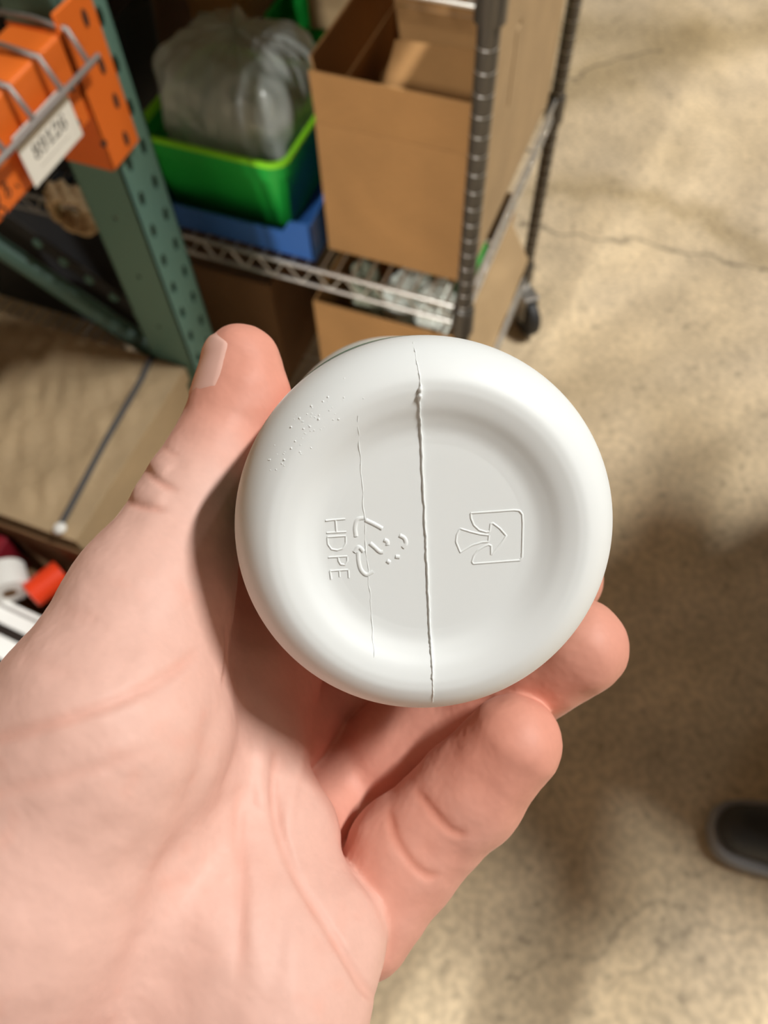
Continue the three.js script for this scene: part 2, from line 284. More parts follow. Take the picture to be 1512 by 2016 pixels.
  part('mould_line', ridge(faint, 0.16, 0.07), M.bottle, g);
  const pits = []; for (let i = 0; i < 75; i++) { const a = 2.35 + 0.42 * (rand() + rand() - 1), r = 24.2 + 2.6 * (rand() + rand() - 1), x = r * Math.cos(a), z = r * Math.sin(a), s = 0.07 + 0.105 * rand(); pits.push(new THREE.SphereGeometry(s / 1000, 6, 4).translate(x / 1000, (yAt(r) + 0.02) / 1000, z / 1000)); }
  part('surface_specks', pits, M.bottle, g).userData.kind = 'stuff';
  const sp = [(510 - 836) * 118 / FPX, -(1017 - 1045) * 118 / FPX]; const rs = Math.min(28.6, Math.hypot(...sp));
  part('stain', new THREE.SphereGeometry(0.00045, 10, 8).scale(0.6, 0.35, 1).rotateX(0.2).translate(sp[0] / 1000 * 0.985, (yAt(rs) + 0.1) / 1000, sp[1] / 1000), std({ color: new THREE.Color(0.12, 0.035, 0.02), roughness: 0.7 }), g, 'tiny brown speck');
}

// hand: joints as [photograph x, y, distance], radii in millimetres
function chain(list, k) { const fs = []; for (let i = 0; i + 1 < list.length; i++) fs.push(bone(mm(...list[i]), mm(...list[i + 1]), list[i][3], list[i + 1][3])); return (x, y, z) => { let d = fs[0](x, y, z); for (let i = 1; i < fs.length; i++) d = smin(d, fs[i](x, y, z), k); return d; }; }
const cb = (u, v, d, r) => bone(mm(u, v, d), mm(u + 0.5, v, d), r, r);
const FIELD = (() => {
  const thumb = chain([[475, 716, 148, 6.8], [470, 800, 148, 7.8], [390, 985, 141, 9.2], [292, 1190, 133, 12.2]], 3);
  const thumbPad = cb(485, 778, 147.5, 7.3);
  const thenar = chain([[292, 1200, 133, 12.2], [216, 1440, 126, 18], [60, 1760, 124, 21], [-180, 2250, 128, 24]], 6);
  const web = (() => { const a = bone(mm(410, 1120, 153), mm(540, 1250, 160), 6, 8), b = bone(mm(430, 1230, 153), mm(560, 1330, 160), 6, 7); return (x, y, z) => smin(a(x, y, z), b(x, y, z), 6); })();
  const palmA = chain([[455, 1325, 149, 10], [310, 1720, 135, 13], [40, 2250, 132, 18]], 6), palmB = chain([[490, 1470, 147, 10.5], [400, 1800, 133, 14], [150, 2300, 128, 20]], 6);
  const palmC = chain([[545, 1650, 142, 11], [500, 1880, 130, 13.5], [250, 2320, 124, 20]], 6), palmD = chain([[640, 1852, 134, 10], [552, 2000, 127, 12.4], [320, 2350, 124, 20]], 5);
  const arm = chain([[150, 2300, 128, 25], [-250, 3000, 122, 30], [-500, 3500, 120, 34]], 8);
  const palm = (x, y, z) => { let d = smin(thenar(x, y, z), smin(palmA(x, y, z), palmB(x, y, z), 7), 7); d = smin(d, smin(palmC(x, y, z), palmD(x, y, z), 6), 6); d = smin(d, web(x, y, z), 9); return smin(d, arm(x, y, z), 14); };
  const index = chain([[470, 1330, 154, 9.8], [523, 1144, 171.2, 9.2], [730, 1211, 187.9, 8.2], [946, 1145, 191.7, 7.4]], 3);
  const middle = chain([[525, 1465, 156, 9.8], [640, 1370, 180, 9.4], [900, 1290, 179, 8.4], [1105, 1138, 164, 8.7]], 3);
  const ring = chain([[590, 1640, 155, 9.6], [680, 1540, 169, 9.6], [785, 1470, 168, 10.6], [960, 1390, 160, 9.3], [1140, 1272, 147, 9.1]], 3);
  const pinky = chain([[716, 1822, 145, 9.5], [796, 1682, 148, 10.7], [924, 1560, 146, 9.8], [1010, 1462, 142.5, 8.85]], 2.5);
  const fingers = [[index, 6], [middle, 5], [ring, 5], [pinky, 2.5]];
  const soft = (x, y, z) => { const p = smin(palm(x, y, z), smin(thumb(x, y, z), thumbPad(x, y, z), 3), 6); let d = p; for (const [f, k] of fingers) d = smin(d, smin(p, f(x, y, z), k), 1.3); return d; };
  // where a sight line meets the soft hand: used to lay the skin creases on it
  const land = (u, v) => { let d = 80; for (let i = 0; i < 120; i++) { const s = soft(...mm(u, v, d)); if (s < 0.03) break; d += s * 0.8; if (d > 220) return null; } return mm(u, v, d); };
  const creases = [                                             // [points, half width, depth (minus is a fold that stands up)]
    [[[384, 1288], [330, 1330], [250, 1372], [120, 1420], [0, 1452], [-90, 1470]], 1.0, 0.55],
    [[[290, 1478], [180, 1516], [60, 1548], [-40, 1560]], 1.1, 0.22],
    [[[543, 1490], [540, 1560], [552, 1640], [585, 1725], [640, 1815], [690, 1900], [722, 1950], [738, 1962]], 0.85, 1.1],
    [[[765, 1600], [778, 1650], [808, 1698], [838, 1722], [866, 1724]], 0.9, 0.42], [[[822, 1560], [856, 1604], [890, 1636], [922, 1643]], 0.9, 0.4],
    [[[472, 1560], [470, 1640], [476, 1720], [474, 1830], [470, 1930]], 1.1, 0.45], [[[548, 1700], [556, 1800], [530, 1960]], 1.6, 0.3],
    [[[436, 1370], [412, 1480], [372, 1600], [340, 1690], [290, 1830], [215, 2000]], 3.2, 0.8],
    [[[520, 1470], [512, 1540], [520, 1600]], 1.3, -0.55], [[[595, 1480], [576, 1560], [566, 1640]], 1.3, -0.5],
    [[[286, 926], [294, 932], [302, 940], [322, 954], [352, 968]], 0.75, 0.5], [[[244, 984], [252, 988], [262, 992], [292, 1000], [330, 1006]], 0.75, 0.5], [[[322, 880], [335, 890], [352, 897]], 0.6, 0.15],
    [[[266, 956], [276, 966], [300, 978], [330, 988]], 1.7, -0.5], [[[304, 902], [316, 914], [336, 926]], 1.7, -0.4],
    [[[446, 1240], [444, 1310], [440, 1350]], 0.7, 0.4],
    [[[120, 1200], [160, 1212], [200, 1222]], 1.2, 0.12], [[[40, 1290], [90, 1310], [150, 1330]], 1.2, 0.1],
  ].map(([pts, w, k]) => { const q = new THREE.CatmullRomCurve3(pts.map(([u, v]) => V(u, v, 0)), false, 'centripetal').getPoints(pts.length * 5).map((p) => land(p.x, p.y)).filter(Boolean); const lo = [1e9, 1e9, 1e9], hi = [-1e9, -1e9, -1e9]; for (const p of q) for (let a = 0; a < 3; a++) { lo[a] = Math.min(lo[a], p[a] - 2.5 * w); hi[a] = Math.max(hi[a], p[a] + 2.5 * w); } return { q, w, k, lo, hi }; });
  const groove = (x, y, z, c) => {
    if (x < c.lo[0] || x > c.hi[0] || y < c.lo[1] || y > c.hi[1] || z < c.lo[2] || z > c.hi[2]) return 0;
    let best = 1e9, end = 1; const q = c.q;
    for (let i = 0; i + 1 < q.length; i++) { const a = q[i], b = q[i + 1], dx = b[0] - a[0], dy = b[1] - a[1], dz = b[2] - a[2], t = Math.max(0, Math.min(1, ((x - a[0]) * dx + (y - a[1]) * dy + (z - a[2]) * dz) / (dx * dx + dy * dy + dz * dz + 1e-9))), e = (x - a[0] - dx * t) ** 2 + (y - a[1] - dy * t) ** 2 + (z - a[2] - dz * t) ** 2; if (e < best) { best = e; const s = (i + t) / (q.length - 1); end = Math.min(1, (1 - s) * 5 + 0.1, s * 5 + 0.45); } }
    return Math.exp(-best / (c.w * c.w)) * end;
  };
  const near = (x, y, z) => { let s = 0; for (const c of creases) if (c.k > 0 && c.w < 1.5) s = Math.max(s, groove(x, y, z, c) * Math.min(1, c.k * 1.6)); return s; };
  const f = (x, y, z) => { let d = soft(x, y, z); if (d > 3 || d < -3) return d; for (const c of creases) d += c.k * groove(x, y, z, c); return d + 0.03 * n3(x * 0.5, y * 0.5, z * 0.5) + 0.16 * n3(x * 0.13, y * 0.13, z * 0.13); };
  return { f, soft, near, digits: [thumb, index, middle, ring, pinky], tips: [[484, 722, 149, 20], [1140, 1272, 150, 17], [1010, 1462, 146, 20], [1105, 1138, 164, 15]].map(([u, v, d, r]) => [...mm(u, v, d), r]) };
})();
let VIEWER;
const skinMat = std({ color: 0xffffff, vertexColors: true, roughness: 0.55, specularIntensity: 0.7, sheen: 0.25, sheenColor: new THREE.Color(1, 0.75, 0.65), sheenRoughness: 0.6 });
function skin(x, y, z) {
  const blotch = 0.5 + 0.5 * n3(x * 0.045 + 5, y * 0.045, z * 0.045), fine = n3(x * 0.22, y * 0.22, z * 0.22), tiny = n3(x * 0.9, y * 0.9, z * 0.9);
  let red = 0.25 + 0.3 * blotch + 0.1 * fine;
  for (const [a, b, c, r] of FIELD.tips) red = Math.max(red, 1.0 - 0.5 * smooth(r * 0.5, r * 1.6, Math.hypot(x - a, y - b, z - c)));
  { let d = 99; for (const q of FIELD.digits) d = Math.min(d, q(x, y, z)); red = Math.max(red, 0.95 * smooth(3, -0.6, d) * (FIELD.digits[0](x, y, z) < d + 0.01 ? 0.72 : 1)); }
  red = Math.max(red, 0.9 * smooth(126, 148, z));  // deeper skin redder and darker: shaded tone of the hollow put into the colour
  red = Math.min(1, red + 0.22 * FIELD.near(x, y, z));
  const k = 1 + 0.02 * tiny + 0.02 * fine;
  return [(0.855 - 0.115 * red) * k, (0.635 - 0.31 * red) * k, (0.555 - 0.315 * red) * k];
}
{
  const wrist = toWorld(V(...mm(60, 2150, 130)));
  const g = thing('person', 'bare left hand reaching in from the lower left, thumb and fingers round the white bottle', 'person', wrist.toArray());
  VIEWER = g;
  const HQ = 0.65;
  const lo = [-190, -46, 80], hi = [50, 200, 190];
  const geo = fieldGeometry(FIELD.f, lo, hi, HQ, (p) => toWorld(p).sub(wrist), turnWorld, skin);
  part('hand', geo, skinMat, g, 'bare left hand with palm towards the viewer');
  // thumb nail: a curved plate on the outer side of the thumb tip
  const a = V(...mm(486, 690, 149)), b = V(...mm(466, 838, 148.2)), ax = b.clone().sub(a), len = ax.length(); ax.normalize();
  const face = V(-0.93, -0.3, -0.42); face.addScaledVector(ax, -face.dot(ax)).normalize(); const side = V().crossVectors(ax, face);
  const P = [], I = [], NU = 32, NV = 30;
  for (let j = 0; j <= NV; j++) for (let i = 0; i <= NU; i++) {
    const t = j / NV, s = (i / NU - 0.5) * 2, ang = s * 0.98, tt = t * (0.94 - 0.1 * s * s) + 0.14 * s * s * (1 - t) * 1.4;
    const o = a.clone().addScaledVector(ax, tt * len - 2.0), dir = face.clone().multiplyScalar(Math.cos(ang)).addScaledVector(side, Math.sin(ang));
    let lo2 = 0, d = 12; for (let q = 0; q < 50; q++) { const m = (lo2 + d) / 2, p = o.clone().addScaledVector(dir, m); if (FIELD.soft(p.x, p.y, p.z) > 0) d = m; else lo2 = m; }
    const lift = -0.22 + (0.36 + 0.14 * (1 - t)) * smooth(0, 0.14, Math.min(1 - Math.abs(s), t * 1.6, 1 - t));
    const p = o.clone().addScaledVector(dir, d + lift); toWorld(p).sub(wrist); P.push(p.x, p.y, p.z);
    if (i < NU && j < NV) { const k = j * (NU + 1) + i; I.push(k, k + 1, k + NU + 1, k + 1, k + NU + 2, k + NU + 1); }
  }
  const ng = new THREE.BufferGeometry(); ng.setAttribute('position', new THREE.Float32BufferAttribute(P, 3)); ng.setAttribute('uv', new THREE.Float32BufferAttribute(new Float32Array(P.length / 3 * 2), 2)); ng.setIndex(I); ng.computeVertexNormals();
  part('thumb_nail', ng, std({ color: new THREE.Color(0.82, 0.49, 0.41), roughness: 0.3, clearcoat: 0.4, clearcoatRoughness: 0.3, side: THREE.DoubleSide }), g, 'pale pink thumb nail');
}

// ------------------------------------------------------------------ pallet rack on the left
const RX = -0.61, RZ0 = -0.649, RZ1 = -0.722;                  // aisle face of the upright and its two edges
function perforatedStrip(w, h, hole, thick) {                 // in x (w) and y (h), holes as [x, y, half width, half height]
  const s = new THREE.Shape(); s.moveTo(0, 0); s.lineTo(w, 0); s.lineTo(w, h); s.lineTo(0, h); s.closePath();
  for (const [x, y, a, b] of hole) { const p = new THREE.Path(); p.absellipse(x, y, a, b, 0, Math.PI * 2, true); s.holes.push(p); }
  return new THREE.ExtrudeGeometry(s, { depth: thick, bevelEnabled: false, curveSegments: 9 });
}
function upright(x, label, group) {
  const g = thing('rack_upright', label, 'rack upright', [x, 0, (RZ0 + RZ1) / 2], 0, group), H = 2.6, W = RZ0 - RZ1, D = 0.078, holes = [], side = [];
  for (let y = 0.104; y < 1.5; y += 0.052) { holes.push([W / 2 - 0.0175, y, 0.0052, 0.0115], [W / 2 + 0.0175, y, 0.0052, 0.0115]); }
  for (let y = 0.13; y < 1.5; y += 0.104) side.push([D / 2, y, 0.0035, 0.0035]);
  part('face_panel', perforatedStrip(W, H, holes, 0.0025).translate(-W / 2, 0, -0.0025).rotateY(Math.PI / 2), M.teal, g);
  part('side_panel', perforatedStrip(D, H, side, 0.0025).translate(-D, 0, W / 2 - 0.0025), M.teal, g);
  part('side_panel', perforatedStrip(D, H, side, 0.0025).translate(-D, 0, -W / 2), M.teal, g);
  part('lip', [bx(-D, -D + 0.0025, 0, H, W / 2 - 0.018, W / 2), bx(-D, -D + 0.0025, 0, H, -W / 2, -W / 2 + 0.018)], M.teal, g);
  part('foot_plate', bx(-D - 0.02, 0.03, 0, 0.008, -W / 2 - 0.03, W / 2), M.teal, g);
  return g;
}
upright(RX, 'teal perforated steel rack upright in front of the green bin, orange beam hooked to it', 'rack uprights');
upright(-1.66, 'teal perforated steel rack upright at the rear, joined to the front one by braces', 'rack uprights');
{
  const z = (RZ0 + RZ1) / 2;
  const tubeBrace = (name, a, b, label) => { const t = thing(name, label, 'brace', [a.x, a.y, a.z]); const d = b.clone().sub(a); part('brace_tube', rod(V(0, 0, 0), d, 0.0165, 20), M.teal, t); part('brace_end', [bx(d.x - 0.004, d.x + 0.012, d.y - 0.03, d.y + 0.03, -0.02, 0.02)], M.teal, t); return t; };
  tubeBrace('diagonal_brace', V(-1.58, 1.01, z), V(-0.70, 0.412, z), 'round teal diagonal brace sloping down to the perforated upright');
  const a = V(-1.3, 0.905, z - 0.012), b = V(-0.70, 0.462, z - 0.012), d = b.clone().sub(a), t = thing('light_spot_bar', 'added dark bar above the round teal brace, its row of knobs standing for spots of light', 'brace', a.toArray());
  part('dark_bar', board(V(0, 0, 0), d.clone(), V(0.0, 0.03, 0), 0.005), M.rubber, t);
  for (const s of [0.70, 0.76, 0.82, 0.88, 0.94]) part('light_spot', new THREE.SphereGeometry(0.0085, 14, 8).scale(1, 1, 0.6).translate(d.x * s + 0.008, d.y * s + 0.013, 0.004), M.teal, t);  // teal knobs take the place of light spots cast through the upright
}
{ // orange beam with its end connector
  const g = thing('rack_beam', 'orange steel rack beam with black marker writing, hooked to the teal upright', 'rack beam', [-0.60, 0.92, -0.6]);
  const x0 = -0.062, zb = 1.9;
  part('beam_box', bx(x0, 0, 0, 0.094, -0.025, zb, 0.005), M.orange, g);
  const con = part('connector', [bx(-0.003, 0.0015, -0.066, 0.112, -0.086, -0.025, 0.001), bx(-0.066, 0.0015, -0.066, 0.094, -0.029, -0.025, 0.001)], M.orange, g);
  for (const [y, z] of [[0.088, -0.066], [0.038, -0.066], [-0.004, -0.069], [-0.048, -0.064]]) part('slot', new THREE.CylinderGeometry(0.005, 0.005, 0.003, 14).rotateZ(Math.PI / 2).scale(1, 1.8, 0.75).translate(0.0012, y, z), M.ink, con);
  for (const [y, z] of [[0.045, -0.012], [0.012, 0.0], [-0.03, -0.027]]) part('bolt_hole', new THREE.CylinderGeometry(0.004, 0.004, 0.003, 12).rotateZ(Math.PI / 2).translate(0.0006, y, z), M.ink, con);
  const scribble = (pts, r) => tube(pts.map(([z, y]) => V(0.0006, y, z)), r, 40, 6);
  part('marker_writing', [scribble([[0.146, 0.027], [0.139, 0.026], [0.142, 0.018], [0.15, 0.012], [0.146, 0.004], [0.138, 0.007], [0.143, 0.015], [0.149, 0.021], [0.144, 0.027]], 0.0009), scribble([[0.128, 0.03], [0.123, 0.028], [0.126, 0.022], [0.13, 0.018], [0.126, 0.014], [0.122, 0.019], [0.128, 0.024], [0.127, 0.03]], 0.0007), scribble([[0.113, 0.018], [0.112, 0.016], [0.111, 0.014]], 0.0011), scribble([[0.165, 0.03], [0.17, 0.02], [0.168, 0.008]], 0.0009)], M.ink, g);
}
{ // wire decking over the beam, bent down in front
  const g = thing('wire_deck', 'grey wire decking lying over the orange beam, its rods bent down in front', 'wire deck', [-0.6, 1.012, -0.6]);
  for (let i = 0; i < 26; i++) { const z = -0.03 + i * 0.0505; part('deck_rod', tube([V(-1.0, 0.008, z), V(-0.3, 0.008, z), V(-0.075, 0.008, z), V(-0.012, 0.008, z), V(0.006, 0.004, z), V(0.011, -0.006, z - 0.001), V(0.016, -0.034, z - 0.004)], 0.0031, 26, 8), M.deckWire, g); }
  part('front_rod', rod(V(0.018, -0.030, -0.048), V(0.018, -0.030, 1.4), 0.0034, 12), M.deckWire, g);
  part('front_rod', rod(V(-0.11, 0.003, -0.048), V(-0.11, 0.003, 1.4), 0.0034, 12), M.deckWire, g);
}
{ // card hanging from the front rod
  const c = document.createElement('canvas'); c.width = 640; c.height = 300; const q = c.getContext('2d'); q.fillStyle = '#efece1'; q.fillRect(0, 0, 640, 300);
  q.fillStyle = '#3b3733'; q.font = 'bold 150px serif'; q.textAlign = 'center'; q.fillText('89126', 322, 158); q.fillStyle = '#9a958c'; for (let x = 130; x < 500; x += 7) q.fillRect(x, 214, 3 + (x * 7 % 3), 9);
  const t = new THREE.CanvasTexture(c); t.colorSpace = THREE.SRGBColorSpace; t.magFilter = THREE.LinearFilter;
  const g = thing('location_card', 'white card reading 89126 hanging from the grey rod in front of the orange beam', 'card', [-0.588, 0.95, -0.5445]);
  part('card_sheet', bx(-0.0006, 0.0, -0.022, 0.034, -0.0455, 0.0455, 0.0002), M.white, g);
  part('card_print', new THREE.PlaneGeometry(0.091, 0.0427).rotateY(Math.PI / 2).translate(0.0003, -0.0005, 0), std({ map: t, roughness: 0.6 }), g);
}
function openBox(name, label, cat, [x0, x1, y0, y1, z0, z1], mat, group, t = 0.004) {
  const cx = (x0 + x1) / 2, cz = (z0 + z1) / 2, g = thing(name, label, cat, [cx, y0, cz], 0, group), w = (x1 - x0) / 2, d = (z1 - z0) / 2, h = y1 - y0;
  part('front_panel', bx(-w, w, 0, h, d - t, d), mat, g); part('back_panel', bx(-w, w, 0, h, -d, -d + t), mat, g);
  part('side_panel', bx(-w, -w + t, 0, h, -d + t, d - t), mat, g); part('side_panel', bx(w - t, w, 0, h, -d + t, d - t), mat, g);
  part('bottom_panel', bx(-w + t, w - t, 0, t, -d + t, d - t), mat, g); return g;
}
function closedBox(name, label, [x0, x1, y0, y1, z0, z1], mat, turn = 0, group) {
  const g = thing(name, label, 'box', [(x0 + x1) / 2, y0, (z0 + z1) / 2], turn, group), w = (x1 - x0) / 2, d = (z1 - z0) / 2, h = y1 - y0;
  part('box_body', bx(-w, w, 0, h - 0.003, -d, d, 0.002), mat, g);
  part('flap', bx(-w, w, h - 0.003, h, 0.001, d, 0.0008), mat, g); part('flap', bx(-w, w, h - 0.003, h, -d, -0.001, 0.0008), mat, g); return g;
}
{ // closed kraft box with a string tie, below the beam
  const g = thing('string_tie_box', 'large kraft box with a creased lid held by a dark cord and white button', 'box', [-0.85, 0.0, -0.475]);
  part('box_body', bx(-0.22, 0.222, 0, 0.45, -0.165, 0.165, 0.002), M.kraft, g);
  const lid = new THREE.PlaneGeometry(0.452, 0.342, 90, 70).rotateX(-Math.PI / 2), p = lid.attributes.position;
  for (let i = 0; i < p.count; i++) { const x = p.getX(i), z = p.getZ(i), e = smooth(0, 0.05, 0.226 - Math.abs(x)) * smooth(0, 0.04, 0.171 - Math.abs(z)); p.setY(i, 0.462 + e * (0.004 * n2(x * 10 + z * 6, z * 3) + 0.003 * n2(x * 22 - z * 12, z * 8) + 0.0012 * n2(x * 60, z * 60))); }
  lid.computeVertexNormals(); boxUv(lid);
  const lidPart = part('lid', [lid, bx(-0.226, 0.226, 0.43, 0.4615, 0.165, 0.1705), bx(-0.226, 0.226, 0.43, 0.4615, -0.1705, -0.165), bx(0.221, 0.2262, 0.43, 0.4615, -0.17, 0.17), bx(-0.2262, -0.221, 0.43, 0.4615, -0.17, 0.17)], M.kraft, g);
  part('cord', tube([V(0.166, 0.455, -0.1695), V(0.165, 0.4655, -0.166), V(0.172, 0.4675, -0.12), V(0.180, 0.4675, 0), V(0.190, 0.4675, 0.1), V(0.196, 0.4685, 0.158)], 0.0048, 60, 8), std({ color: new THREE.Color(0.06, 0.058, 0.06), roughness: 0.7 }), g, 'dark grey elastic cord');
  part('button', new THREE.SphereGeometry(0.0095, 18, 12).scale(1, 0.65, 1).translate(0.199, 0.470, 0.163), M.white, g, 'small white button');
}
{ // open carton nearer the viewer, with red-capped tubes and striped packs
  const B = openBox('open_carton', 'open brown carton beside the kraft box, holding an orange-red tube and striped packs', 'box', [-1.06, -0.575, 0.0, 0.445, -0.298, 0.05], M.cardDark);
  const tubeBottle = (pos, dir, label) => { // body with a ribbed red cap
    const t = thing('red_tube', label, 'tube', pos); t.quaternion.setFromUnitVectors(V(0, 1, 0), V(...dir).normalize());
    part('tube_body', new THREE.LatheGeometry([[0, 0], [0.0200, 0], [0.0208, 0.001], [0.0208, 0.052], [0.0200, 0.0535], [0.0, 0.0535]].map((q) => new THREE.Vector2(...q)), 36), M.red, t);
    part('tube_end', new THREE.LatheGeometry([[0, -0.0015], [0.0192, -0.0015], [0.0200, -0.0006], [0.0196, 0.0004], [0, 0.0004]].map((q) => new THREE.Vector2(...q)), 36), std({ color: new THREE.Color(0.75, 0.2, 0.15), roughness: 0.4 }), t); return t;
  };
  tubeBottle([-0.665, 0.416, -0.219], [0.34, 0.0, -0.74], 'bright orange-red tube lying in the open carton above the striped pack');
  const t2 = thing('tape_roll', 'white roll with a dark hollow core lying left of the orange-red tube', 'roll', [-0.712, 0.418, -0.225]);
  part('roll_body', new THREE.LatheGeometry([[0.010, -0.022], [0.028, -0.022], [0.030, -0.020], [0.030, 0.020], [0.028, 0.022], [0.010, 0.022], [0.010, -0.022]].map((q) => new THREE.Vector2(...q)), 40).rotateZ(Math.PI / 2).rotateY(-0.75), M.white, t2);
  part('core', new THREE.LatheGeometry([[0.008, -0.0225], [0.0105, -0.0225], [0.0105, 0.0225], [0.008, 0.0225], [0.008, -0.0225]].map((q) => new THREE.Vector2(...q)), 30).rotateZ(Math.PI / 2).rotateY(-0.75), M.cardDark, t2);
  const c = document.createElement('canvas'); c.width = 512; c.height = 512; const q = c.getContext('2d'); q.fillStyle = '#f2f2ee'; q.fillRect(0, 0, 512, 512); q.fillStyle = '#3c3430';
  q.fillStyle = '#8d8884'; q.fillRect(0, 22, 512, 16); q.fillStyle = '#2c2522'; q.fillRect(0, 110, 360, 52); q.fillRect(0, 262, 330, 54); q.fillStyle = '#8d8890'; q.fillRect(360, 110, 90, 52); q.fillRect(330, 262, 70, 54); q.fillRect(0, 420, 380, 18); q.fillRect(0, 460, 400, 10);
  const tx = new THREE.CanvasTexture(c); tx.colorSpace = THREE.SRGBColorSpace; tx.magFilter = THREE.LinearFilter;
  const pk = thing('striped_pack', 'white pack printed with bold black bars in the open carton', 'pack', [-0.665, 0.30, -0.125], -0.06);
  part('pack_body', bx(-0.07, 0.07, 0, 0.1, -0.075, 0.075, 0.003), M.white, pk);
  part('pack_print', new THREE.PlaneGeometry(0.138, 0.148).rotateX(-Math.PI / 2).translate(0, 0.1006, 0), std({ map: tx, roughness: 0.4 }), pk);
  const rp = thing('maroon_pack', 'dark maroon pack lying in the shade at the back of the open carton', 'pack', [-0.80, 0.33, -0.235]); part('pack_body', bx(-0.05, 0.05, 0, 0.09, -0.05, 0.05, 0.004), std({ color: new THREE.Color(0.22, 0.01, 0.02), roughness: 0.5 }), rp); part('pack_flap', bx(-0.05, 0.05, 0.09, 0.0915, -0.05, 0.05, 0.0005), std({ color: new THREE.Color(0.22, 0.01, 0.02), roughness: 0.5 }), rp);
}
{ // hank of beige rope in the shade behind the upright
  const g = thing('rope_hank', 'hank of beige twisted rope hanging in the dark below the orange beam', 'rope', [-0.805, 0.675, -0.71]);
  for (let k = 0; k < 3; k++) { const pts = [], o = k * 0.012; for (let i = 0; i < 26; i++) { const a = i / 26 * Math.PI * 2; pts.push(V(0.036 * Math.cos(a) + o * 0.5, 0.028 * Math.sin(a) - o * 0.35 + 0.004 * Math.sin(a * 9 + k), 0.008 * k - 0.02 + 0.004 * Math.cos(a * 9))); } part('rope_loop', tube(pts, 0.0062, 120, 8, true), std({ color: new THREE.Color(0.5, 0.36, 0.2), roughness: 0.85 }), g); }
}
closedBox('carton', 'tan carton standing on the wire deck above the orange beam', [-1.02, -0.685, 1.0235, 1.24, -0.60, -0.30], M.cardPale);
closedBox('carton', 'unseen brown carton added on the wire deck to block the rear lamp, next to the tan carton', [-1.04, -0.67, 1.0235, 1.44, -0.26, 0.16], M.card);  // added out of view to keep the rear lamp off the upright
closedBox('carton', 'unseen pale carton added on the wire deck to block the rear lamp, farthest from the teal upright', [-1.04, -0.67, 1.0235, 1.50, 0.19, 0.66], M.cardPale);  // second added blocker, keeps the bay under the beam dark
// shaded goods inside the bay under the beam
closedBox('carton', 'dark brown carton deep in the shade under the orange beam', [-1.50, -1.12, 0, 0.62, -0.60, 0.0], M.cardDark);

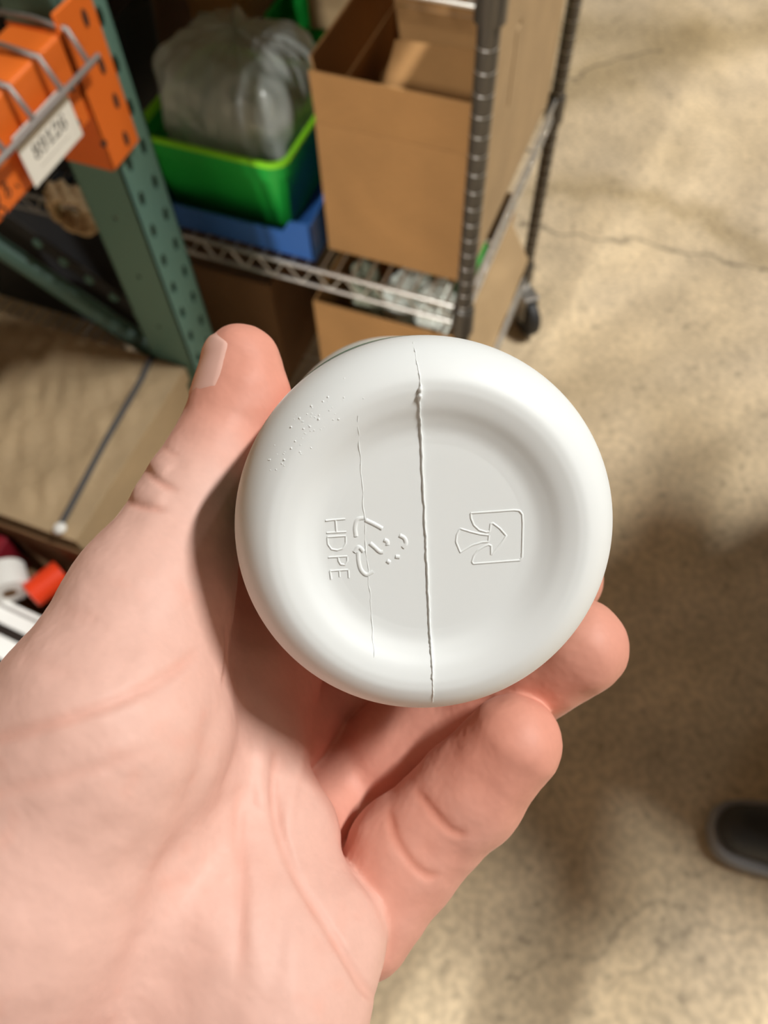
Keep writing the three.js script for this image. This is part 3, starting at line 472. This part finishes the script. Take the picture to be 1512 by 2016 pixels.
// ------------------------------------------------------------------ wire shelving unit on casters
const SX1 = -0.205, SX0 = -1.405, SZ1 = -0.812, SZ0 = -1.362;
{
  const g = thing('wire_shelving_unit', 'chrome wire shelving unit on black casters with boxes and bins on it', 'shelving unit', [(SX0 + SX1) / 2, 0, (SZ0 + SZ1) / 2]);
  const w = (SX1 - SX0) / 2, d = (SZ1 - SZ0) / 2, postProf = [[0, 0.125]];
  for (let y = 0.135; y < 1.78; y += 0.0254) postProf.push([0.0127, y], [0.0127, y + 0.0225], [0.0114, y + 0.0232], [0.0114, y + 0.0248]);
  postProf.push([0.0127, 1.79], [0, 1.795]);
  const postGeo = new THREE.LatheGeometry(postProf.map((q) => new THREE.Vector2(...q)), 20), ringGeo = new THREE.TorusGeometry(0.0118, 0.0009, 6, 24).rotateX(Math.PI / 2);
  const sleeve = new THREE.LatheGeometry([[0.0128, 0], [0.0175, 0], [0.0168, 0.045], [0.0150, 0.05], [0.0128, 0.05]].map((q) => new THREE.Vector2(...q)), 24);
  for (const [sx, sz] of [[1, 1], [1, -1], [-1, 1], [-1, -1]]) {
    const p = part('post', postGeo, M.post, g); p.position.set(sx * w, 0, sz * d);
    if (sx > 0) for (let y = 0.135 + 0.024; y < 1.3; y += 0.0254) { const r = part('groove_ring', ringGeo, M.brightWire, p); r.position.y = y; }
    for (const y of [0.135, 0.535, 0.998]) { const s = part('sleeve', sleeve, M.rubber, p); s.position.y = y; s.material = M.post; }
    const c = new THREE.Group(); c.name = 'caster'; c.position.set(sx * w, 0, sz * d); g.add(c);
    const a = sx > 0 && sz < 0 ? -0.8 : 0.6; c.rotation.y = a;
    part('wheel', new THREE.LatheGeometry([[0.012, -0.012], [0.036, -0.013], [0.045, -0.013], [0.049, -0.009], [0.050, 0], [0.049, 0.009], [0.045, 0.013], [0.036, 0.013], [0.012, 0.012]].map((q) => new THREE.Vector2(...q)), 36).rotateX(Math.PI / 2).translate(0.034, 0.05, 0), M.rubber, c);
    part('fork', [bx(-0.01, 0.046, 0.042, 0.112, 0.0155, 0.018, 0.001), bx(-0.01, 0.046, 0.042, 0.112, -0.018, -0.0155, 0.001), bx(-0.018, 0.046, 0.108, 0.113, -0.018, 0.018, 0.001), rod(V(0.034, 0.05, -0.022), V(0.034, 0.05, 0.022), 0.006)], M.chrome, c);
    part('stem', [new THREE.CylinderGeometry(0.0115, 0.0115, 0.024, 18).translate(0, 0.124, 0)], M.brightWire, c);
  }
  const deckWire = rod(V(0, 0, -d + 0.004), V(0, 0, d - 0.004), 0.0019, 6);
  for (const y of [0.155, 0.580, 1.042]) {
    const s = new THREE.Group(); s.name = 'wire_shelf'; s.position.y = y; g.add(s);
    const rail = (name, geo) => part(name, geo, M.brightWire, s);
    for (const sz of [1, -1]) {
      rail('rail', rod(V(-w + 0.012, 0, sz * d), V(w - 0.004, 0, sz * d), 0.0034)); rail('rail', rod(V(-w + 0.012, -0.034, sz * d), V(w - 0.012, -0.034, sz * d), 0.0032));
      const zig = []; const n = 46; for (let i = 0; i <= n; i++) zig.push(V(-w + 0.02 + (2 * w - 0.04) * i / n, i % 2 ? -0.003 : -0.031, sz * d)); rail('truss_wire', tube(zig, 0.0019, 360, 6));
    }
    for (const sx of [1, -1]) {
      rail('rail', rod(V(sx * w, 0, -d + 0.012), V(sx * w, 0, d - 0.012), 0.0034)); rail('rail', rod(V(sx * w, -0.034, -d + 0.012), V(sx * w, -0.034, d - 0.012), 0.0032));
      const zig = []; const n = 22; for (let i = 0; i <= n; i++) zig.push(V(sx * w, i % 2 ? -0.003 : -0.031, -d + 0.02 + (2 * d - 0.04) * i / n)); rail('truss_wire', tube(zig, 0.0019, 180, 6));
    }
    for (const z of [-0.12, 0.12]) rail('cross_wire', rod(V(-w + 0.004, -0.0045, z), V(w - 0.004, -0.0045, z), 0.0026));
    for (let x = -w + 0.0254; x < w - 0.01; x += 0.0254) { const m = part('deck_wire', deckWire, M.chrome, s); m.position.set(x, 0.0015, 0); }
  }
  part('rail_end', new THREE.SphereGeometry(0.0058, 14, 10).translate(w - 0.004, 1.008, d + 0.003), M.brightWire, g);
}
const DECK = 0.5845;
{ // large open carton on the middle shelf
  const x0 = -0.445, x1 = -0.224, z1 = -0.858, z0 = -1.16, y1 = 0.802, cx = (x0 + x1) / 2, cz = (z0 + z1) / 2;
  const g = openBox('open_carton', 'tall tan carton with open flaps on the middle shelf between green bin and post', 'box', [x0, x1, DECK, y1, z0, z1], M.card), w = (x1 - x0) / 2, d = (z1 - z0) / 2, h = y1 - DECK;
  part('flap', board(V(-w + 0.001, h, d - 0.002), V(w - 0.001, h, d - 0.002), V(0, 0.074, 0.006)), M.card, g);
  part('flap', board(V(-w, h, -d), V(-w, h, d - 0.03), V(-0.012, 0.07, 0)), M.card, g);
  part('flap', board(V(w, h, d - 0.03), V(w, h, -d), V(-0.012, 0.09, 0)), M.card, g);
  part('flap', board(V(w - 0.001, h, -d), V(-w + 0.001, h, -d), V(0, 0.11, -0.05)), M.card, g);
  const c2 = thing('folded_cardboard', 'folded piece of brown cardboard inside the tall open carton', 'cardboard', [cx + 0.01, DECK + 0.006, cz - 0.02], 0.1);
  part('sheet', board(V(-0.085, 0, -0.10), V(0.085, 0, -0.10), V(0, 0.20, 0.03)), M.cardDark, c2); part('sheet', board(V(-0.085, 0.2, -0.07), V(0.085, 0.2, -0.07), V(0, -0.03, 0.09)), M.card, c2);
}
{ // cardboard sheet inside the right end of the shelving
  const g = thing('cardboard_sheet', 'pale cardboard sheet with a dark slot standing between the two right posts', 'cardboard', [-0.2165, DECK, -1.10]);
  const s = new THREE.Shape(); s.moveTo(-0.235, 0); s.lineTo(0.245, 0); s.lineTo(0.245, 0.44); s.lineTo(-0.235, 0.44); s.closePath();
  const hole = new THREE.Path(); [[-0.075, 0.305], [-0.100, 0.305], [-0.100, 0.195], [-0.094, 0.195], [-0.094, 0.297], [-0.075, 0.297]].forEach(([x, y], i) => (i ? hole.lineTo(-x, y) : hole.moveTo(-x, y))); hole.closePath(); s.holes.push(hole);
  part('sheet', boxUv(new THREE.ExtrudeGeometry(s, { depth: 0.004, bevelEnabled: false }).rotateY(-Math.PI / 2).scale(-1, 1, 1).scale(-1, 1, 1)), M.cardPale, g);
  part('edge_fold', bx(-0.006, 0.0, 0.44, 0.444, -0.235, 0.245), M.card, g);
}
{ // blue stacking bin, scooped front
  const x0 = -0.765, x1 = -0.455, z1 = -0.826, z0 = -1.12, g = thing('blue_bin', 'blue plastic stacking bin with a low front, under the green bin on the shelf', 'bin', [(x0 + x1) / 2, DECK, (z0 + z1) / 2]), w = (x1 - x0) / 2, d = (z1 - z0) / 2, t = 0.004;
  const f = new THREE.Shape(); f.moveTo(-w, 0); f.lineTo(w, 0); f.lineTo(w, 0.068); f.lineTo(w - 0.036, 0.064); f.lineTo(w - 0.05, 0.042); f.lineTo(-w + 0.05, 0.042); f.lineTo(-w + 0.036, 0.064); f.lineTo(-w, 0.068); f.closePath();
  part('front_panel', boxUv(new THREE.ExtrudeGeometry(f, { depth: t, bevelEnabled: true, bevelSize: 0.0008, bevelThickness: 0.0008, bevelSegments: 2 }).translate(0, 0, d - t)), M.blue, g);
  const sd = new THREE.Shape(); sd.moveTo(-d, 0); sd.lineTo(d, 0); sd.lineTo(d, 0.068); sd.lineTo(d - 0.05, 0.074); sd.lineTo(d - 0.12, 0.12); sd.lineTo(-d, 0.125); sd.closePath();
  for (const s of [-1, 1]) part('side_panel', boxUv(new THREE.ExtrudeGeometry(sd, { depth: t, bevelEnabled: true, bevelSize: 0.0008, bevelThickness: 0.0008, bevelSegments: 2 }).rotateY(-Math.PI / 2).translate(s > 0 ? w : -w + t, 0, 0)), M.blue, g);
  part('back_panel', bx(-w, w, 0, 0.125, -d, -d + t), M.blue, g); part('bottom_panel', bx(-w, w, 0, t, -d, d), M.blue, g);
}
// ring of a rounded rectangle in x and z, used for the tub and its rim
function roundRect(w, d, r, n = 8) { const o = []; for (const [sx, sz, a0] of [[1, 1, 0], [-1, 1, Math.PI / 2], [-1, -1, Math.PI], [1, -1, 1.5 * Math.PI]]) for (let i = 0; i <= n; i++) { const a = a0 + i / n * Math.PI / 2; o.push([sx * (w - r) + r * Math.cos(a), sz * (d - r) + r * Math.sin(a)]); } return o; }
function tubGeo(levels, closeFirst = true) { // levels: [y, half width, half depth, corner]
  const P = [], I = [], rings = levels.map(([y, w, d, r]) => roundRect(w, d, r).map(([x, z]) => [x, y, z])), n = rings[0].length;
  rings.forEach((q) => q.forEach((p) => P.push(...p)));
  for (let k = 0; k + 1 < rings.length; k++) for (let i = 0; i < n; i++) { const a = k * n + i, b = k * n + (i + 1) % n; I.push(a, a + n, b, b, a + n, b + n); }
  if (closeFirst) { P.push(0, levels[0][0], 0); const c = P.length / 3 - 1; for (let i = 0; i < n; i++) I.push(c, i, (i + 1) % n); }
  const g = new THREE.BufferGeometry(); g.setAttribute('position', new THREE.Float32BufferAttribute(P, 3)); g.setIndex(I); g.setAttribute('uv', new THREE.Float32BufferAttribute(new Float32Array(P.length / 3 * 2), 2)); const c = toCreasedNormals(g, 0.7); return c;
}
{
  const g = thing('green_bin', 'green plastic tub with a bright lime rim standing in the blue bin', 'bin', [-0.625, DECK + 0.0045, -0.968]);
  part('tub', tubGeo([[0.0, 0.105, 0.102, 0.02], [0.004, 0.109, 0.106, 0.022], [0.115, 0.119, 0.117, 0.024], [0.115, 0.116, 0.114, 0.022], [0.006, 0.106, 0.103, 0.02]]), M.green, g);
  part('rim_skirt', tubGeo([[0.112, 0.117, 0.115, 0.024], [0.108, 0.125, 0.123, 0.028], [0.134, 0.128, 0.126, 0.03], [0.134, 0.123, 0.121, 0.027], [0.112, 0.118, 0.116, 0.024]], false), M.green, g);
  part('rim', tubGeo([[0.132, 0.1265, 0.1245, 0.03], [0.134, 0.1295, 0.1275, 0.031], [0.138, 0.1295, 0.1275, 0.031], [0.140, 0.127, 0.125, 0.03], [0.139, 0.121, 0.119, 0.027], [0.130, 0.119, 0.117, 0.025]], false), M.lime, g);
}
function crumpled(w, h, d, seed, amp, n = 40) { // pillow of film, folded by noise
  const g = new THREE.SphereGeometry(1, n, n), p = g.attributes.position;
  for (let i = 0; i < p.count; i++) {
    let x = p.getX(i), y = p.getY(i), z = p.getZ(i); const s = Math.pow(Math.abs(x) ** 4 + Math.abs(y) ** 4 + Math.abs(z) ** 4, 0.25); x /= s; y /= s; z /= s;
    const k = 1 + amp * (1 - Math.abs(n3(x * 1.6 + seed, y * 1.6, z * 1.6)) * 2) + amp * 0.6 * (1 - 2 * Math.abs(n3(x * 3.7, y * 3.7 + seed, z * 3.7)));
    p.setXYZ(i, x * w * k, y * h * k, z * d * k);
  }
  const m = mergeVertices((() => { g.deleteAttribute('normal'); return g; })(), 1e-6); m.computeVertexNormals(); return m;
}
// slack film bag: low folds running up to the gathered top
function bagFilm(w, d, seed, tall = 1) {
  const g = new THREE.SphereGeometry(1, 96, 64), p = g.attributes.position;
  for (let i = 0; i < p.count; i++) {
    let x = p.getX(i), y = p.getY(i), z = p.getZ(i); const a = Math.atan2(z, x), s = Math.pow(Math.abs(x) ** 3.4 + Math.abs(y) ** 3.4 + Math.abs(z) ** 3.4, 1 / 3.4), up = 0.5 + 0.5 * y;
    const k = (1 + 0.05 * n3(Math.cos(a) * 2.2 + seed, Math.sin(a) * 2.2, y * 0.7) + 0.06 * up * n3(Math.cos(a) * 5 + seed, Math.sin(a) * 5, y * 1.2) + 0.025 * (1 - 2 * Math.abs(n3(x * 2.6 + seed, y * 2.6, z * 2.6)))) / s;
    p.setXYZ(i, x * w * k, y * 0.085 * k * tall, z * d * k);
  }
  g.deleteAttribute('normal'); const m = mergeVertices(g, 1e-6); m.computeVertexNormals(); return m;
}
{
  const film = std({ color: new THREE.Color(0.88, 0.92, 0.88), roughness: 0.24, transmission: 0.6, thickness: 0, side: THREE.DoubleSide });
  const g = thing('clear_plastic_bag', 'bulging clear plastic bag filling the green bin and rising above its rim', 'bag', [-0.625, DECK + 0.012, -0.968]);
  part('bag_film', bagFilm(0.110, 0.110, 3, 1.32).rotateX(-0.1).translate(0, 0.112, -0.008), film, g);
  const inner = thing('green_scoop_bin', 'shaded green tub at the back behind the clear plastic bag', 'bin', [-0.575, DECK, -1.235]);
  part('tub', tubGeo([[0.0, 0.085, 0.07, 0.02], [0.004, 0.09, 0.075, 0.022], [0.15, 0.10, 0.083, 0.024], [0.15, 0.097, 0.08, 0.022], [0.006, 0.087, 0.072, 0.02]]), M.green, inner);
  part('rim', tubGeo([[0.148, 0.098, 0.081, 0.03], [0.152, 0.104, 0.087, 0.031], [0.156, 0.104, 0.087, 0.031], [0.157, 0.098, 0.081, 0.03], [0.150, 0.096, 0.079, 0.027]], false), M.green, inner);
}
// cartons at the back of the middle shelf
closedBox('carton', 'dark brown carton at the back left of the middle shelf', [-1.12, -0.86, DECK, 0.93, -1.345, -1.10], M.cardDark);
closedBox('carton', 'tan carton standing at the back of the middle shelf behind the clear bag', [-0.80, -0.69, DECK, 0.90, -1.35, -1.14], M.card);
{
  const g = closedBox('carton', 'pale carton with a torn white paper label at the back right of the shelf', [-0.665, -0.50, DECK + 0.0, 0.0 + 0.86, -1.352, -1.325], M.cardPale);
  const h = closedBox('carton', 'small tan carton with white paper on top beside the tall open carton', [-0.60, -0.475, 0.745, 0.86, -1.30, -1.16], M.cardPale, 0.2);
  const s = new THREE.Shape(); [[-0.03, -0.02], [0.02, -0.035], [0.045, 0.01], [0.01, 0.03], [-0.035, 0.03]].forEach(([x, y], i) => (i ? s.lineTo(x, y) : s.moveTo(x, y))); s.closePath();
  part('paper_label', new THREE.ExtrudeGeometry(s, { depth: 0.0006, bevelEnabled: false }).rotateX(-Math.PI / 2).translate(0, 0.1155, 0), M.white, h);
}
{ // open carton with pouches on the bottom shelf
  const y0 = 0.1595, x0 = -0.472, x1 = -0.222, z1 = -0.83, z0 = -1.20, g = openBox('open_carton', 'brown open carton on the bottom shelf full of white pouches, one flap hanging out', 'box', [x0, x1, y0, 0.488, z0, z1], M.card), w = (x1 - x0) / 2, d = (z1 - z0) / 2, h = 0.488 - y0;
  part('flap', board(V(w, h, d - 0.02), V(w, h, -d + 0.06), V(0.05, -0.09, 0)), M.cardPale, g);
  const wp = std({ color: new THREE.Color(0.78, 0.82, 0.74), roughness: 0.35 }), gp = std({ color: new THREE.Color(0.05, 0.42, 0.06), roughness: 0.4 }), kp = std({ color: new THREE.Color(0.34, 0.36, 0.26), roughness: 0.45 });
  const list = [[-0.27, 0.44, -0.90, wp, 'white shiny pouch at the right front of the open carton on the bottom shelf', 0.1], [-0.335, 0.425, -0.935, wp, 'white pouch in the middle of the open carton on the bottom shelf', -0.3], [-0.41, 0.42, -0.92, kp, 'dull olive pouch at the left of the open carton on the bottom shelf', 0.4], [-0.262, 0.405, -1.06, gp, 'green pouch at the back right of the open carton on the bottom shelf', 0.2]];
  list.forEach(([x, y, z, m, label, a], i) => { const t = thing('pouch', label, 'pouch', [x, y - 0.05, z], a, 'pouches in the bottom carton'); part('pouch_body', crumpled(0.026, 0.062, 0.05, 20 + i * 7, 0.08, 44).rotateZ(0.25 - 0.1 * i).translate(0, 0.05, 0), m, t); part('seal_strip', bx(-0.004, 0.004, 0.105, 0.118, -0.05, 0.05, 0.001), m, t); });
}
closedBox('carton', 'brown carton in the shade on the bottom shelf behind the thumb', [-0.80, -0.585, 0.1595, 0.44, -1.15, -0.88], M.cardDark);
closedBox('carton', 'small beige carton on the bottom shelf left of the open carton', [-0.56, -0.495, 0.1595, 0.37, -1.15, -1.02], M.kraft);

// black boxes standing in for deep shade farther left, and cartons added on the top shelf to shade the rest
function shade_box(label, [x0, x1, y0, y1, z0, z1]) {
  const w = (x1 - x0) / 2, d = (z1 - z0) / 2, h = y1 - y0, g = thing('shade_box', label, 'shade_box', [(x0 + x1) / 2, y0, (z0 + z1) / 2]);
  part('shade_box_body', tubGeo([[0, w - 0.03, d - 0.03, 0.03], [0.004, w - 0.025, d - 0.025, 0.03], [h - 0.012, w - 0.008, d - 0.008, 0.03]]), M.black, g);
  part('shade_box_lid', tubGeo([[h - 0.016, w - 0.004, d - 0.004, 0.03], [h - 0.016, w, d, 0.03], [h - 0.004, w, d, 0.03], [h, w - 0.006, d - 0.006, 0.03], [h - 0.003, w - 0.05, d - 0.05, 0.02], [h - 0.003, 0.02, 0.02, 0.01]]), M.black, g);
}
shade_box('black lidded tote added for the deep shade on the bottom shelf behind the teal brace', [-1.37, -0.83, 0.1595, 0.525, -1.335, -0.86]);
shade_box('black lidded tote added for the deep shade on the middle shelf behind the teal upright', [-1.37, -0.80, DECK, 0.83, -1.09, -0.85]);
closedBox('carton', 'wide brown carton added unseen on the top shelf to shade the shelves below, left half', [-1.36, -0.80, 1.0455, 1.36, -1.32, -0.845], M.card);  // added only for the shade it drops on the shelves
closedBox('carton', 'wide tan carton added unseen on the top shelf to shade the shelves below, right half', [-0.79, -0.24, 1.0455, 1.38, -1.32, -0.845], M.cardPale);  // same, shades the bins and the open carton

// ------------------------------------------------------------------ people: the one whose shoe shows at the right edge, and the rest of the viewer behind the hand; unseen parts shaped to shade the floor
// figures face -x in their own axes; arms: [shoulder, elbow, wrist] per side
function dress(g, { legs, arms, shadeCoatHem, cloth, jacket, feet, bare, tilt = 0 }) {
  const w2 = (p) => p, id = (n) => n.normalize();
  const legField = (() => { const fs = []; for (const q of legs) fs.push(bone(q[0], q[1], 0.105, 0.075), bone(q[1], q[2], 0.075, 0.056)); fs.push(bone([0, 0.93, 0.07], [0, 0.93, -0.07], 0.13, 0.13));
    return (x, y, z) => { let d = fs[0](x, y, z); for (const f of fs) d = smin(d, f(x, y, z), 0.04); return Math.max(d + 0.006 * n3(x * 9, y * 6, z * 9), 0.09 - y); }; })();
  part('trousers', fieldGeometry(legField, [-0.3, 0.05, -0.5], [0.3, 1.15, 0.5], 0.018, w2, id), cloth, g, 'dark trousers');
  const top = (() => { const fs = [bone([0, 1.0, 0.06], [0, 1.36, 0.1], 0.135, 0.125), bone([0, 1.0, -0.06], [0, 1.36, -0.1], 0.135, 0.125), bone([0, 1.40, 0.15], [0, 1.40, -0.15], 0.085, 0.085)];
    for (const a of arms) fs.push(bone(a[0], a[1], 0.062, 0.05), bone(a[1], a[2], 0.05, 0.04));
    if (shadeCoatHem) fs.push(bone([0.02, 1.05, 0.12], [0.04, shadeCoatHem + 0.12, 0.27], 0.14, 0.13), bone([0.02, 1.05, -0.12], [0.04, shadeCoatHem + 0.12, -0.27], 0.14, 0.13), bone([0.02, 0.7, 0], [0.04, shadeCoatHem + 0.12, 0], 0.15, 0.15));  // flared coat skirt added to close the gap in the floor shadow
    return (x, y, z) => { let d = fs[0](x, y, z); for (const f of fs) d = smin(d, f(x, y, z), 0.05); return Math.max(d + 0.006 * n3(x * 8, y * 8, z * 8), y - 1.47, shadeCoatHem ? shadeCoatHem - y : 0.86 - y); }; })();
  part('jacket', fieldGeometry(top, [-0.6, 0.2, -0.6], [0.4, 1.6, 0.6], 0.018, w2, id), jacket, g, shadeCoatHem ? 'long dark coat widened to shade the floor' : 'dark jacket');
  const top0 = g.children.length, skinS = std({ color: new THREE.Color(0.62, 0.38, 0.28), roughness: 0.5 });
  const body = (() => { const fs = [bone([0, 1.40, 0], [-0.02, 1.56, 0], 0.055, 0.05), blob([-0.03, 1.66, 0], [1, 0, 0], [0, 1, 0], [0, 0, 1], 0.095, 0.12, 0.078), bone([-0.08, 1.58, 0], [-0.05, 1.59, 0], 0.03, 0.045), bone([-0.117, 1.675, 0], [-0.135, 1.64, 0], 0.009, 0.014), ball([-0.01, 1.65, 0.08], 0.02), ball([-0.01, 1.65, -0.08], 0.02), ball([-0.108, 1.595, 0], 0.018)];
    return (x, y, z) => { let d = fs[0](x, y, z); for (const f of fs) d = smin(d, f(x, y, z), 0.018); for (const s of [-1, 1]) d = Math.max(d, 0.012 - Math.hypot(x + 0.13, y - 1.68, z - s * 0.032)); return d; }; })();
  part('head', fieldGeometry(body, [-0.2, 1.3, -0.15], [0.15, 1.85, 0.15], 0.006, w2, id), skinS, g);
  const hair = (x, y, z) => Math.max(blob([-0.015, 1.675, 0], [1, 0, 0], [0, 1, 0], [0, 0, 1], 0.105, 0.122, 0.088)(x, y, z), -(x + 0.07 + (y - 1.72) * -0.9), 1.62 - y - 0.4 * x);
  part('hair', fieldGeometry(hair, [-0.2, 1.5, -0.15], [0.15, 1.85, 0.15], 0.006, w2, id), M.rubber, g);
  for (const m of g.children.slice(top0)) { m.position.z = tilt; }  // head moved sideways so that it blocks the rear lamp
  for (const a of bare) { // hands hanging or held at the end of an arm, fingers lightly curled
    const [, e, w] = a, dir = V(w[0] - e[0], w[1] - e[1], w[2] - e[2]).normalize(), s = Math.sign(w[2]) || 1, side = V().crossVectors(dir, V(0, 0, s)).normalize(), inn = V().crossVectors(side, dir).normalize(), W = V(...w);
    const at = (l, k, i) => W.clone().addScaledVector(dir, l).addScaledVector(side, k).addScaledVector(inn, i).toArray(), fs = [bone(at(0, 0, 0), at(0.07, 0, 0), 0.03, 0.033)];
    [0.078, 0.088, 0.082, 0.066].forEach((l, k) => { const o = (k - 1.5) * 0.02; fs.push(bone(at(0.08, o, 0), at(0.08 + l * 0.5, o * 1.05, -0.006), 0.0095, 0.0088), bone(at(0.08 + l * 0.5, o * 1.05, -0.006), at(0.08 + l * 0.86, o, -0.03), 0.0088, 0.0075)); });
    fs.push(bone(at(0.025, -0.03, 0), at(0.07, -0.052, -0.016), 0.0125, 0.009));
    const c = at(0.08, 0, 0); const f = (x, y, z) => { let d = fs[0](x, y, z); for (const q of fs) d = smin(d, q(x, y, z), 0.006); return d; };
    part('hand', fieldGeometry(f, c.map((v) => v - 0.14), c.map((v) => v + 0.14), 0.004, w2, id), skinS, g);
  }
  const up = (() => { const fs = [bone([-0.235, 0.045, 0.0], [-0.15, 0.052, 0], 0.036, 0.044), bone([-0.15, 0.055, 0], [-0.05, 0.07, 0], 0.044, 0.046), bone([-0.05, 0.07, 0], [0.0, 0.08, 0], 0.046, 0.044), bone([-0.03, 0.08, 0], [-0.015, 0.115, 0], 0.046, 0.047)]; return (x, y, z) => { let d = fs[0](x, y, z); for (const f of fs) d = smin(d, f(x, y, z), 0.02); return Math.max(d, 0.022 - y, y - 0.13); }; })();
  const shoeGeo = fieldGeometry(up, [-0.32, 0, -0.08], [0.08, 0.16, 0.08], 0.005, w2, id);
  const outline = new THREE.SplineCurve([[-0.272, 0], [-0.262, 0.030], [-0.225, 0.044], [-0.15, 0.046], [-0.08, 0.040], [0.0, 0.042], [0.04, 0.032], [0.05, 0], [0.04, -0.032], [0, -0.042], [-0.08, -0.038], [-0.15, -0.045], [-0.225, -0.04], [-0.262, -0.026], [-0.272, 0]].map((q) => new THREE.Vector2(...q)));
  const soleGeo = new THREE.ExtrudeGeometry(new THREE.Shape(outline.getPoints(70)), { depth: 0.026, bevelEnabled: true, bevelSize: 0.004, bevelThickness: 0.004, bevelSegments: 3 }).scale(1.03, 1.2, 1).rotateX(Math.PI / 2).translate(0, 0.0325, 0);
  for (const [x, z, a] of feet) {
    const s = part('shoe', shoeGeo, M.rubber, g, 'black shoe'); s.position.set(x, 0.001, z); s.rotation.y = a;
    part('sole', soleGeo, M.grey, s, 'grey sole');
    part('sole_groove', bx(-0.19, -0.12, 0.005, 0.013, 0.05, 0.0605, 0.001), M.ink, s);
  }
}
{
  const g = thing('person', 'person standing at the right edge, black shoe with grey sole below a dark trouser leg', 'person', [0.74, 0, -0.78]);
  const A = [[0, 1.39, 0.20], [0.05, 1.12, 0.38], [-0.12, 1.06, 0.22]], B = [[0, 1.39, -0.20], [0.05, 1.12, -0.42], [-0.12, 1.06, -0.2]];
  dress(g, { legs: [[[0, 0.90, 0.11], [-0.03, 0.50, 0.25], [-0.01, 0.13, 0.39]], [[0, 0.90, -0.11], [0.03, 0.50, -0.15], [0.03, 0.13, -0.17]]], arms: [A, B], bare: [A, B], shadeCoatHem: 0.36, feet: [[-0.035, 0.39, 0.16], [0.03, -0.17, -0.05]],
    cloth: std({ color: new THREE.Color(0.018, 0.016, 0.02), roughness: 0.9 }), jacket: std({ color: new THREE.Color(0.02, 0.02, 0.024), roughness: 0.9 }) });
}
{ // the viewer's own body, behind the picture, added to block the rear lamp: coat, trousers, head
  const g = VIEWER, body = new THREE.Group(); body.position.copy(V(0.0, 0, 0.52).sub(g.position)); body.rotation.y = -Math.PI / 2;
  const L = [[0, 1.38, -0.21], [-0.17, 1.14, -0.29], [-0.38, 1.245, -0.17]], Rr = [[0, 1.38, 0.21], [-0.02, 1.08, 0.29], [-0.20, 1.0, 0.26]];
  dress(body, { legs: [[[0, 0.90, 0.10], [-0.01, 0.50, 0.11], [0.02, 0.13, 0.12]], [[0, 0.90, -0.10], [-0.01, 0.50, -0.11], [0.02, 0.13, -0.12]]], arms: [L, Rr], bare: [Rr], tilt: 0.10, shadeCoatHem: 0.5, feet: [[0.02, 0.12, 0.08], [0.02, -0.12, -0.08]],
    cloth: std({ color: new THREE.Color(0.02, 0.02, 0.03), roughness: 0.9 }), jacket: std({ color: new THREE.Color(0.035, 0.035, 0.045), roughness: 0.9 }) });
  body.updateMatrix();
  for (const m of [...body.children]) { m.updateMatrix(); m.applyMatrix4(body.matrix); g.add(m); }
}

renderer.render(scene, camera);
